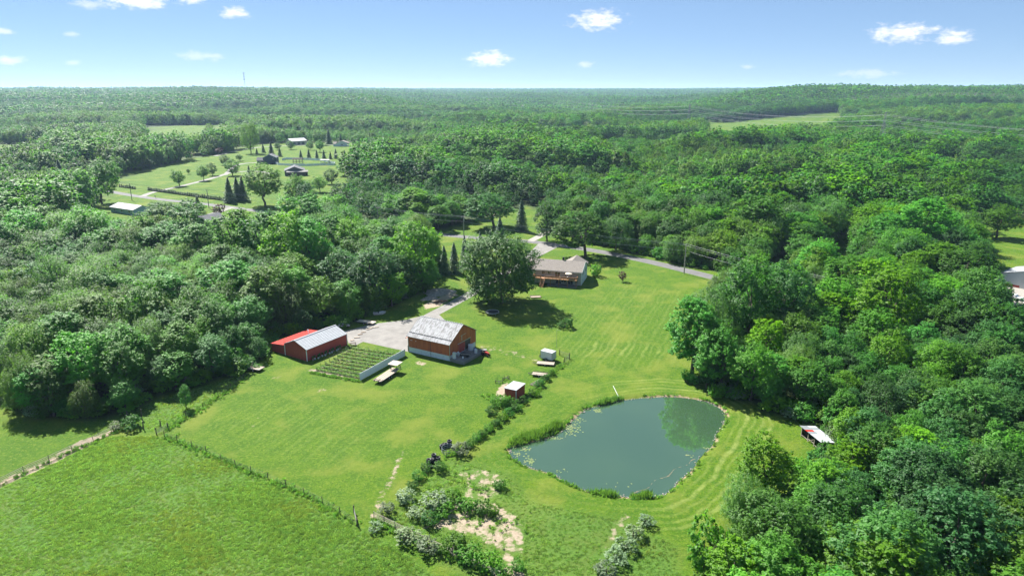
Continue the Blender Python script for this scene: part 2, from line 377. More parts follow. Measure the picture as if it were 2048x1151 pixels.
# ------------------------------------------------------------------ plan of the place (read off the photograph, on the ground)
def inpoly(x, y, poly):
    x = np.asarray(x); y = np.asarray(y); r = np.zeros(x.shape, bool); n = len(poly)
    for i in range(n):
        (x0, y0), (x1, y1) = poly[i][:2], poly[(i + 1) % n][:2]
        c = ((y0 > y) != (y1 > y)); 
        with np.errstate(divide='ignore', invalid='ignore'):
            r ^= c & (x < (x1 - x0) * (y - y0) / (y1 - y0 + 1e-12) + x0)
    return r
def dline(x, y, pts, closed=False):
    x = np.asarray(x, float); y = np.asarray(y, float); d = np.full(x.shape, 1e9); n = len(pts)
    for i in range(n if closed else n - 1):
        (x0, y0), (x1, y1) = pts[i][:2], pts[(i + 1) % n][:2]
        ex, ey = x1 - x0, y1 - y0; t = np.clip(((x - x0) * ex + (y - y0) * ey) / (ex * ex + ey * ey + 1e-9), 0, 1)
        d = np.minimum(d, np.hypot(x - x0 - t * ex, y - y0 - t * ey))
    return d
def sdist(x, y, poly):
    d = dline(x, y, poly, True); return np.where(inpoly(x, y, poly), d, -d)
def G(l): return [tuple(p.xy) for p in PP(l)]
def smooth_closed(pts, it=2):
    for _ in range(it):
        q = []
        for i in range(len(pts)):
            a, b = pts[i], pts[(i + 1) % len(pts)]
            q += [(a[0] * .75 + b[0] * .25, a[1] * .75 + b[1] * .25), (a[0] * .25 + b[0] * .75, a[1] * .25 + b[1] * .75)]
        pts = q
    return pts
POND = smooth_closed(G([(1017, 893), (1023, 911), (1039, 924), (1066, 934), (1093, 940), (1117, 951), (1138, 964), (1155, 970), (1182, 982), (1219, 987), (1262, 991), (1300, 993), (1335, 984),
        (1359, 957), (1386, 936), (1397, 914), (1429, 885), (1432, 866), (1448, 844), (1454, 825), (1435, 809), (1408, 798), (1354, 790), (1289, 792), (1241, 798), (1208, 807), (1171, 815),
        (1160, 825), (1138, 844), (1117, 866), (1066, 881), (1031, 889)]), 1)
MAIN = G([(-700, 1500), (-700, 850), (-200, 820), (0, 812), (70, 838), (150, 838), (210, 845), (300, 803), (380, 778), (470, 752), (523, 738), (530, 700), (560, 676), (620, 664), (690, 655), (745, 628), (800, 606),
          (838, 588), (862, 570), (872, 545), (868, 505), (862, 478), (868, 462), (985, 435), (1050, 415), (1092, 420), (1088, 462), (1200, 490), (1430, 545), (1432, 600), (1425, 680), (1405, 745), (1440, 788), (1500, 806), (1560, 832),
          (1590, 840), (1626, 847), (1650, 872), (1648, 935), (1640, 1020), (1600, 1030), (1560, 1005), (1520, 990), (1490, 1015), (1440, 1060), (1410, 1110), (1390, 1200), (1380, 1500)])
FARM2 = G([(150, 432), (190, 395), (225, 372), (240, 350), (300, 335), (430, 310), (490, 296), (500, 288), (735, 283), (750, 300), (738, 318), (708, 350), (690, 388), (665, 420), (655, 450), (600, 485), (480, 505), (400, 508), (300, 498), (200, 490), (130, 462)])
FIELDS = [G([(285, 254), (460, 253), (470, 280), (400, 306), (285, 308)]), G([(-60, 288), (100, 288), (110, 312), (-60, 330)]), G([(1408, 242), (1682, 238), (1690, 262), (1560, 288), (1408, 292)]),
          G([(1160, 249), (1185, 249), (1185, 285), (1160, 285)]), G([(1885, 318), (1925, 318), (1925, 350), (1885, 350)]), G([(1655, 470), (1700, 470), (1725, 590), (1630, 590)]), G([(1538, 480), (1578, 480), (1600, 588), (1520, 588)]), G([(715, 440), (800, 448), (812, 505), (700, 498)]),
          G([(1905, 440), (2120, 432), (2500, 690), (2000, 690), (1965, 615), (1970, 545), (1930, 535)])]
ROAD = G([(120, 368), (220, 383), (266, 391), (337, 401), (375, 404), (419, 409), (465, 415), (540, 425), (640, 438), (728, 449), (783, 455), (892, 470), (953, 476), (1066, 482), (1122, 491), (1200, 502), (1256, 514), (1311, 525), (1371, 541), (1415, 551), (1500, 574), (1620, 612), (1800, 680), (2100, 800)])
CLEAR = [MAIN, FARM2] + FIELDS
def clear_at(x, y):
    c = np.zeros(np.shape(x), bool)
    for p in CLEAR: c |= inpoly(x, y, p)
    return c | (dline(x, y, ROAD) < 6.5)
DIRT = [(G([(915, 945), (950, 935), (985, 942), (1010, 955), (1000, 985), (985, 1000), (940, 1005), (925, 990), (935, 968)]), .50), (G([(895, 1010), (930, 1000), (990, 1005), (1035, 1030), (1052, 1075), (1045, 1105), (1020, 1112), (985, 1090), (940, 1068), (880, 1058), (840, 1060), (850, 1045), (880, 1040)]), .57),
        (G([(735, 1035), (760, 985), (790, 925), (805, 900), (812, 905), (790, 960), (775, 990), (760, 1045)]), .52), (G([(985, 795), (1005, 770), (1015, 765), (1016, 795), (990, 800)]), .8),
        (G([(950, 688), (985, 690), (1030, 700), (1080, 715), (1075, 725), (1030, 712), (960, 705)]), .40), (G([(833, 720), (855, 724), (850, 732), (830, 728)]), .6), (G([(622, 735), (700, 754), (690, 760), (615, 742)]), .6),
        (G([(1000, 1105), (1020, 1108), (1050, 1145), (1060, 1200), (1030, 1200), (1010, 1140)]), .6), (G([(160, 880), (230, 858), (228, 866), (100, 930), (0, 975), (-80, 1005), (-80, 995), (90, 920)]), .62), (G([(845, 610), (905, 582), (915, 588), (880, 612), (850, 618)]), .7),
        (G([(540, 752), (565, 748), (566, 757), (545, 760)]), .45), (G([(640, 775), (665, 770), (660, 780), (620, 787)]), .42), (G([(1228, 1040), (1260, 1020), (1262, 1034), (1215, 1100), (1195, 1160), (1180, 1160)]), .5), (G([(590, 835), (640, 815), (700, 835), (640, 850)]), .30), (G([(470, 855), (500, 825), (530, 835), (500, 862)]), .34), (G([(1180, 1000), (1240, 1010), (1300, 1045), (1230, 1030)]), .36)]
MEADOW = G([(-700, 1020), (0, 978), (100, 930), (220, 872), (310, 872), (420, 912), (540, 965), (640, 1010), (712, 1055), (800, 1100), (870, 1160), (880, 1500), (-700, 1500)])
ROUGH = [G([(200, 850), (300, 805), (380, 780), (470, 754), (500, 745), (420, 806), (340, 862), (290, 862), (255, 850)]), G([(760, 1040), (860, 950), (905, 915), (960, 930), (1010, 945), (1060, 1000), (1140, 1020), (1250, 1040), (1350, 1090), (1370, 1200), (1000, 1200)])]

# ------------------------------------------------------------------ ground: one sheet to the horizon
def axis(lo, hi, step, far_lo, far_hi, g=1.07):
    a = list(np.arange(lo, hi + step / 2, step)); s = step; v = hi
    while v < far_hi: s *= g; v += s; a.append(v)
    s = step; v = lo; b = []
    while v > far_lo: s *= g; v -= s; b.append(v)
    return np.array(b[::-1] + a)
gx = axis(-85, 90, .65, -30000, 30000); gy = axis(80, 245, .65, -400, 34000)
XX, YY = np.meshgrid(gx, gy); ZZ = hill(XX, YY)
sd = np.full(XX.shape, -99.0); near = (np.abs(XX - 22) < 40) & (np.abs(YY - 126) < 40); sd[near] = sdist(XX[near], YY[near], POND)
basin = -0.42 * ss(-1.3, .25, sd) - 1.3 * ss(.2, 6, sd)
ZZ = ZZ + np.where(sd > -5, basin, 0)
nxv, nyv = len(gx), len(gy)
idx = np.arange(nxv * nyv).reshape(nyv, nxv)
Fg = np.stack([idx[:-1, :-1], idx[:-1, 1:], idx[1:, 1:], idx[1:, :-1]], -1).reshape(-1, 4)
gme = bpy.data.meshes.new('ground'); nv = nxv * nyv; nf = len(Fg)
gme.vertices.add(nv); gme.vertices.foreach_set('co', np.stack([XX, YY, ZZ], -1).astype(np.float32).ravel())
gme.loops.add(nf * 4); gme.loops.foreach_set('vertex_index', Fg.astype(np.int32).ravel())
gme.polygons.add(nf); gme.polygons.foreach_set('loop_start', np.arange(0, nf * 4, 4, dtype=np.int32)); gme.polygons.foreach_set('loop_total', np.full(nf, 4, np.int32))
gme.polygons.foreach_set('use_smooth', np.ones(nf, bool)); gme.materials.append(M['turf'])
def setattr_(k, v): a = gme.attributes.new(k, 'FLOAT', 'POINT'); a.data.foreach_set('value', np.asarray(v, np.float32).ravel())
nearg = (np.abs(XX) < 420) & (YY > 40) & (YY < 700)
xs, ys = XX[nearg], YY[nearg]
def full(v): a = np.zeros(XX.shape); a[nearg] = v; return a
mead = ss(-1.2, 1.2, sdist(xs, ys, MEADOW))
for p in ROUGH: mead = np.maximum(mead, .75 * ss(-2, 2, sdist(xs, ys, p)))
setattr_('meadow', full(mead))
dirt = np.zeros(xs.shape)
for p, k in DIRT: dirt = np.maximum(dirt, k * ss(-1.5, .8, sdist(xs, ys, p)))
setattr_('dirt', full(dirt))
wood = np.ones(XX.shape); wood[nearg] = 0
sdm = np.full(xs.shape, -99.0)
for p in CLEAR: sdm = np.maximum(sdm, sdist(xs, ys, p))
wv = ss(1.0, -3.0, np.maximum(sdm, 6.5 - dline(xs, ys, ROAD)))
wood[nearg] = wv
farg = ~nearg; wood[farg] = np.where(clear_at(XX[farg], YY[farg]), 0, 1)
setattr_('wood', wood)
pd = -full(sdist(xs, ys, POND)); pdn = -sdist(xs, ys, POND)
# the mower rounds the pond, and runs aslant over the lawn beyond
wp = ss(17, 11, pdn); lawn_u = (xs * math.cos(R(22)) - ys * math.sin(R(22))) 
setattr_('swath', full(pdn * wp + lawn_u * (1 - wp)))
mown = .5 * ss(14, 8, pdn) * ss(1.0, 3, pdn) * ss(20, 32, xs) + .13 * ss(14, 8, pdn) * ss(.5, 2, pdn)
lawnA = G([(1060, 690), (1130, 640), (1240, 560), (1420, 590), (1380, 740), (1250, 760), (1120, 720)])
mown = np.maximum(mown, .22 * ss(-6, 6, sdist(xs, ys, lawnA)))
turn = G([(1140, 700), (1190, 680), (1300, 690), (1350, 700), (1320, 712), (1210, 712), (1160, 716)]); mown = np.maximum(mown, .6 * ss(-3, 3, sdist(xs, ys, turn)))
padd = G([(360, 860), (450, 800), (560, 770), (760, 830), (800, 900), (700, 960), (480, 900)]); mown = np.maximum(mown, .2 * ss(-6, 10, sdist(xs, ys, padd)))
mown = np.where(mead > .5, 0, mown); setattr_('mown', full(np.clip(mown, 0, 1)))
setattr_('bank', full(ss(1.7, -.1, pdn) * (.72 + .40 * np.sin(xs * .35 + 1) * np.sin(ys * .3))))
gme.update(calc_edges=True)
tag(obj('ground', gme), 'green turf of lawns, meadow and fields', kind='structure')

def sheet(name, poly, z, m, label, kind='structure'):
    return tag(obj(name, mesh(name, [(p[0], p[1], z) for p in poly], [tuple(range(len(poly)))], m)), label, kind=kind)
def strip(name, pts, w, z, m, label):
    """a road that follows a line"""
    V = []; F = []
    q = []
    for a, b in zip(pts[:-1], pts[1:]):
        n = max(1, int(math.hypot(b[0] - a[0], b[1] - a[1]) / 6))
        q += [(a[0] + (b[0] - a[0]) * i / n, a[1] + (b[1] - a[1]) * i / n) for i in range(n)]
    q.append(pts[-1])
    for _ in range(3): q = [q[0]] + [((q[i - 1][0] + 2 * q[i][0] + q[i + 1][0]) / 4, (q[i - 1][1] + 2 * q[i][1] + q[i + 1][1]) / 4) for i in range(1, len(q) - 1)] + [q[-1]]
    for i, p in enumerate(q):
        a, b = q[max(0, i - 1)], q[min(len(q) - 1, i + 1)]; d = Vector((b[0] - a[0], b[1] - a[1])).normalized(); ww = w(i / (len(q) - 1)) if callable(w) else w
        V += [(p[0] - d.y * ww / 2, p[1] + d.x * ww / 2, z), (p[0] + d.y * ww / 2, p[1] - d.x * ww / 2, z)]
    F = [(2 * i, 2 * i + 1, 2 * i + 3, 2 * i + 2) for i in range(len(q) - 1)]
    return tag(obj(name, mesh(name, V, F, m)), label, kind='structure')
WATER_Z = -.34
sheet('pond', smooth_closed(POND, 1), WATER_Z, M['water'], 'dark green pond with still water reflecting a tree')
strip('road', ROAD, 6.2, .012, M['asphalt'], 'grey asphalt country road behind the house')
APRON = G([(690, 661), (748, 647), (807, 640), (842, 632), (872, 623), (890, 640), (905, 690), (820, 704), (812, 702), (770, 693), (726, 683), (712, 690), (697, 686)])
sheet('concrete_yard', APRON, .016, M['concrete'], 'pale concrete yard between the red barns')
strip('driveway', G([(858, 632), (880, 622), (905, 606), (930, 595), (965, 573), (1005, 548), (1040, 528), (1068, 510), (1088, 497), (1100, 488)]), lambda t: 4.1 + 7 * max(0, t - .72) / .28, .020, M['concrete'], 'pale concrete driveway past the big tree up to the road')
strip('driveway', G([(284, 393), (300, 385), (345, 376), (400, 363), (440, 352), (458, 345), (490, 342), (515, 341), (545, 348)]), 4.5, .016, M['concrete'], 'pale drive curving over the far lawn to the dark garage')
strip('driveway', G([(450, 350), (462, 338), (470, 330), (500, 325), (515, 325)]), 4.0, .02, M['concrete'], 'branch of the far drive ending at the blue house')
strip('driveway', G([(430, 312), (470, 302), (520, 294), (590, 291), (640, 290), (672, 290)]), 5, .02, M['concrete'], 'light drive in front of the far pole barn')
strip('driveway', G([(465, 414), (435, 425), (410, 432), (385, 438)]), 4.5, .02, M['concrete'], 'pale drive at the grey-roofed house beyond the wood')
strip('driveway', G([(1060, 482), (1085, 470), (1100, 458), (1120, 440)]), 4.0, .016, M['gravel'], 'gravel drive across the road from the house')
sheet('gravel_yard', G([(1992, 563), (2080, 580), (2100, 612), (2005, 612), (1985, 590)]), .012, M['gravel'], 'gravel yard in front of the white metal barn')

# ------------------------------------------------------------------ vegetation: shapes
def rdir(n, g):
    v = g.normal(size=(n, 3)); return v / np.linalg.norm(v, axis=1, keepdims=True)
def leaf_quads(p, nrm, size, g, asp=.55, down=None):
    n = len(p); t = rdir(n, g)
    if down is not None: t = t * (1 - down) + np.array([0, 0, -1.0]) * down
    t = t - nrm * (t * nrm).sum(1, keepdims=True); t /= np.linalg.norm(t, axis=1, keepdims=True) + 1e-9
    b = np.cross(nrm, t); s = (size * g.uniform(.65, 1.35, n))[:, None]
    a = t * s * .5; c = b * s * .5 * asp
    return np.stack([p - a, p + c * .9 - a * .1, p + a, p - c * .9 - a * .1], 1)
def crown_lobes(g, Rx, Hz_, zc, nl, lr, fmin=.5, fmax=.86, taper=0.0, flat=False):
    i = np.arange(nl) + .5; ph = np.arccos(1 - 2 * i / nl); th = math.pi * (1 + 5 ** .5) * i
    d = np.stack([np.cos(th) * np.sin(ph), np.sin(th) * np.sin(ph), np.cos(ph)], 1) + g.normal(size=(nl, 3)) * .22
    d /= np.linalg.norm(d, axis=1, keepdims=True); f = g.uniform(fmin, fmax, nl)
    c = d * f[:, None]; k = 1 - taper * c[:, 2]
    L = np.stack([c[:, 0] * Rx * k, c[:, 1] * Rx * k, zc + c[:, 2] * Hz_], 1)
    return L, lr * Rx * g.uniform(.62, 1.25, nl), d
def crown_mesh(name, seed, kind, Rx, Hz_, zc, nl, lr, nleaf, size, taper=0., fmin=.5, fmax=.86, squash=.8, down=None, asp=.55, leaves_per_spray=16):
    g = np.random.default_rng(seed); L, r, od = crown_lobes(g, Rx, Hz_, zc, nl, lr, fmin, fmax, taper)
    L[:, :2] += g.normal(size=2) * Rx * .08
    # each lobe carries sprays: short leafy shoots that point out and up, with gaps between them
    w = r ** 2; ns = max(1, int(nleaf / leaves_per_spray)); sk = g.choice(nl, size=ns * 2, p=w / w.sum()); sd_ = rdir(ns * 2, g)
    ok = ((sd_ * od[sk]).sum(1) > -.15) | (g.random(ns * 2) < .15); sk, sd_ = sk[ok][:ns], sd_[ok][:ns]; ns = len(sk)
    ax = sd_ * .8 + np.array([0, 0, .55 if down is None else -.5]); ax /= np.linalg.norm(ax, axis=1, keepdims=True)
    sb = L[sk] + sd_ * (r[sk] * g.uniform(.5, .95, ns))[:, None] * np.array([1, 1, squash]); sl = r[sk] * g.uniform(.28, .62, ns)
    j = g.integers(0, ns, nleaf); n = nleaf; k = sk[j]; u = g.random(n)
    p = sb[j] + ax[j] * (sl[j] * u)[:, None] + g.normal(size=(n, 3)) * (sl[j] * .22 * (1.15 - u * .6))[:, None]; d = sd_[j] * .5 + (p - sb[j]) / sl[j][:, None] * .5
    if down is not None: p[:, 2] -= g.random(n) ** 2 * r[k] * .8
    p[:, 2] = np.maximum(p[:, 2], .25 + g.random(n) * .5)
    nr = d * .5 + od[k] * .15 + np.array([0, 0, .75]) + g.normal(size=(n, 3)) * .33; nr /= np.linalg.norm(nr, axis=1, keepdims=True)
    lt = g.random(nl); st = g.random(ns); tint = np.clip(lt[k] * .25 + st[j] * .4 + g.random(n) * .35, 0, 1)
    return L, r, leaf_quads(p, nr, size, g, asp, down), tint
def limb(mb, a, b, r0, r1, g, n=3, sides=5):
    pts = [Vector(a)]
    for i in range(1, n + 1):
        t = i / n; q = Vector(a).lerp(Vector(b), t)
        if i < n: q += Vector(g.normal(size=3)) * (Vector(b) - Vector(a)).length * .05
        pts.append(q)
    for i in range(n): mb.tube(pts[i], pts[i + 1], r0 + (r1 - r0) * i / n, r0 + (r1 - r0) * (i + 1) / n, sides, 0, caps=(i == n - 1))
def trunk_mesh(name, seed, H, zc, L, nlimb, rbase, forks=1, bark=None):
    g = np.random.default_rng(seed + 99); mb = MB(); fork = max(1.0, zc * .5)
    top = (g.normal() * .3, g.normal() * .3, zc + (H - zc) * .35)
    limb(mb, (0, 0, -.3), (top[0] * .3, top[1] * .3, fork), rbase, rbase * .72, g, 3, 7)
    limb(mb, (top[0] * .3, top[1] * .3, fork), top, rbase * .7, rbase * .22, g, 3, 6)
    for i in g.permutation(len(L))[:nlimb]:
        z0 = fork * (.75 + .5 * g.random()); limb(mb, (top[0] * .3, top[1] * .3, z0), tuple(L[i]), rbase * .42, rbase * .1, g, 3, 5)
    return mesh(name, mb.V, mb.F, bark or BARK)
PROTO = {}      # species -> list of (crown mesh, trunk mesh, nominal height, crown radius)
def proto(sp, seed, H, Rx, low, nl, lr, nleaf, size, mat=None, **kw):
    zc = (H + low) / 2; Hz_ = (H - low) / 2
    L, r, q, t = crown_mesh(sp, seed, sp, Rx, Hz_, zc, nl, lr, nleaf, size, **kw)
    cm = quads_mesh(sp + '_crown', q, LEAF[mat or sp], t)
    tm = trunk_mesh(sp + '_trunk', seed, H, zc, L, 9, .018 * H + .05)
    PROTO.setdefault(sp, []).append((cm, tm, H, Rx))
for i in range(3): proto('maple', 10 + i, 15, 5.2, 1.8 + i * .6, 48, .33, 14000, .42)
for i in range(2): proto('elm', 20 + i, 15, 5.0, 1.2, 56, .30, 14000, .40)
for i in range(3): proto('cottonwood', 30 + i, 19, 4.8, 2.2, 60, .30, 15000, .43, taper=.25, squash=1.05)
for i in range(2): proto('willow', 40 + i, 13, 5.4, 1.0, 64, .27, 15000, .37, down=.55, asp=.4)
for i in range(2): proto('walnut', 50 + i, 14, 5.6, 2.2, 42, .32, 13000, .44, squash=.55, fmax=.95)
for i in range(2): proto('olive', 60 + i, 3.4, 1.9, .1, 26, .36, 3200, .26, squash=.9)
for i in range(2): proto('bush', 70 + i, 3.2, 2.2, 0., 24, .38, 3000, .34)
for i in range(1): proto('plum', 75 + i, 4.5, 2.3, .9, 26, .34, 2600, .36)
proto('lawn_tree', 80, 20, 10.5, .2, 125, .25, 42000, .52, mat='shade', fmin=.45, fmax=.88)
def conifer(sp, seed, H, Rx, nlev, nleaf, size, power=.85, droop=.25):
    g = np.random.default_rng(seed); n = nleaf
    z = H * (1 - g.random(n) ** .62 * .97); lev = np.floor(z / H * nlev) ; fr = z / H * nlev - lev
    Rz = Rx * (1 - z / H) ** power * (1.0 - .38 * fr) + .05
    nb = 11; br = np.floor(g.random(n) * nb); th = (br + lev * .37) / nb * 2 * math.pi + g.normal(size=n) * .13
    rr = Rz * (1 - .75 * g.random(n) ** 1.5) * (1 + .15 * np.sin(br * 5.1 + lev * 3.7))
    p = np.stack([rr * np.cos(th), rr * np.sin(th), np.maximum(.15, z - droop * rr + g.normal(size=n) * .08)], 1)
    out = np.stack([np.cos(th), np.sin(th), np.zeros(n)], 1)
    nr = out * .45 + np.array([0, 0, .8]) + g.normal(size=(n, 3)) * .45; nr /= np.linalg.norm(nr, axis=1, keepdims=True)
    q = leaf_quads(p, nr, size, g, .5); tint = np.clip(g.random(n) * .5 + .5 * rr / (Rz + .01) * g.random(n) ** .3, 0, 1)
    cm = quads_mesh(sp + '_crown', q, LEAF[sp], tint); mb = MB(); mb.tube((0, 0, -.2), (0, 0, H * .97), .02 * H, .01, 7)
    PROTO.setdefault(sp, []).append((cm, mesh(sp + '_trunk', mb.V, mb.F, BARK), H, Rx))
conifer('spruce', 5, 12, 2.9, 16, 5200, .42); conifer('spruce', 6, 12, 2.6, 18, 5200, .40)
conifer('cedar', 7, 2.4, .55, 6, 500, .26, .55, .05)
def dead_tree(seed, H=9):
    g = np.random.default_rng(seed); mb = MB(); limb(mb, (0, 0, -.2), (.3, .2, H * .55), .2, .12, g, 3, 6)
    for i in range(16):
        a = g.uniform(0, 6.28); z = H * g.uniform(.25, .6); e = Vector((math.cos(a) * H * .22, math.sin(a) * H * .22, z + H * g.uniform(.2, .42)))
        limb(mb, (.15, .1, z), e, .09, .03, g, 3, 4)
        for k in range(4):
            s = Vector((.15, .1, z)).lerp(e, g.uniform(.4, .95)); limb(mb, s, s + Vector(g.normal(size=3)) * H * .09 + Vector((0, 0, H * .1)), .04, .015, g, 2, 4)
    return mesh('dead_branches', mb.V, mb.F, DEADWOOD)
DEAD = dead_tree(3)
# small-leaved far forms: the same trees with fewer, larger leaf sprays
def simple_tree(name, seed, mat, H, Rx, low, nl, lr, nleaf, size, **kw):
    zc = (H + low) / 2; L, r, q, t = crown_mesh(name, seed, name, Rx, (H - low) / 2, zc, nl, lr, nleaf, size, **kw)
    return quads_mesh(name, q, LEAF[mat], t)
def joined(name, cm, tm):
    """crown and trunk of one tree as one mesh, for the mass of the forest"""
    bm = bmesh.new(); bm.from_mesh(cm); k = len(bm.faces); bm.from_mesh(tm); bm.faces.ensure_lookup_table()
    for f in bm.faces[k:]: f.material_index = 1
    me = bpy.data.meshes.new(name); bm.to_mesh(me); bm.free(); me.materials.append(cm.materials[0]); me.materials.append(BARK); return me

# ------------------------------------------------------------------ vegetation: where it stands
LABELS_SEEN = {}
def tree(sp, loc, h, w=None, rz=None, label='', cat='tree', group=None, var=None, name=None, g=rng):
    pr = PROTO[sp]; cm, tm, H0, R0 = pr[(var if var is not None else int(g.integers(len(pr)))) % len(pr)]
    s = h / H0; sw = (w / 2 / R0) if w else s * g.uniform(.9, 1.12)
    t = thing(name or sp + '_tree', label, cat, loc, g.uniform(0, 6.28) if rz is None else rz, group); t.scale = (sw, sw, s)
    obj('crown', cm, t); obj('trunk', tm, t); return t
def ptree(sp, px, base, top, wpx, label, **kw):
    b = P(px, base); return tree(sp, b, h_at(px, base, top), w_at(px, base, wpx), label=label, **kw)
FIXED = []      # (x, y, radius) kept free of the wood's own trees
def keep(px, base, r): p = P(px, base); FIXED.append((p.x, p.y, r))

ptree('lawn_tree', 1003, 606, 460, 160, 'huge spreading dark shade tree on the lawn beside the house', name='shade_tree')
ptree('maple', 1168, 514, 425, 112, 'broad round tree between the house and the road', name='maple_tree', var=1)
for px, b, t, w, sp, lab in ((1406, 748, 610, 95, 'maple', 'leafy tree filling in just right of the tall leaning tree'), (1412, 775, 690, 60, 'elm', 'low dark tree at the foot of the lawn edge clump'), (690, 352, 318, 34, 'maple', 'broad tree at the right end of the far lawn'), (664, 368, 336, 30, 'elm', 'tree on the far lawn right of the dark garage'), (640, 384, 350, 32, 'maple', 'tree on the far lawn below the dark garage'), (612, 392, 360, 30, 'walnut', 'yellowish tree below the dark garage'), (480, 322, 308, 16, 'maple', 'small round tree left of the blue house'), (556, 300, 284, 15, 'maple', 'small round tree above the blue house'), (300, 338, 318, 22, 'elm', 'dark tree at the left wood edge of the far lawn')):
    ptree(sp, px, b, t, w, lab, name=sp + '_tree')
for px, b, w, lab in ((1372, 758, 26, 'shrub at the foot of the tall leaning tree, left one'), (1390, 764, 30, 'shrub at the foot of the tall leaning tree, right one'), (1428, 792, 34, 'shrub below the lawn edge clump')):
    tree('bush', P(px, b), w_at(px, b, w) * .75, w_at(px, b, w) * 1.1, label=lab, cat='shrub', name='shrub')
ptree('plum', 1246, 563, 543, 17, 'tiny red-leaved tree alone on the lawn right of the house', name='plum_tree')
ptree('bush', 1193, 551, 526, 24, 'round bush at the right end of the house', cat='bush', name='bush')
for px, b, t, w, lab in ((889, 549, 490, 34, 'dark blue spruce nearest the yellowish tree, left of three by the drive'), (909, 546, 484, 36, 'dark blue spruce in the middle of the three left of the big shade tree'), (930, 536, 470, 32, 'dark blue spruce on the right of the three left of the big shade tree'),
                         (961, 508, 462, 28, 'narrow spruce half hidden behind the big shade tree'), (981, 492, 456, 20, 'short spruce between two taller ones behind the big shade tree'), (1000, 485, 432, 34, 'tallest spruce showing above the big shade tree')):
    ptree('spruce', px, b, t, w, lab, name='spruce_tree', group='spruces by the driveway')
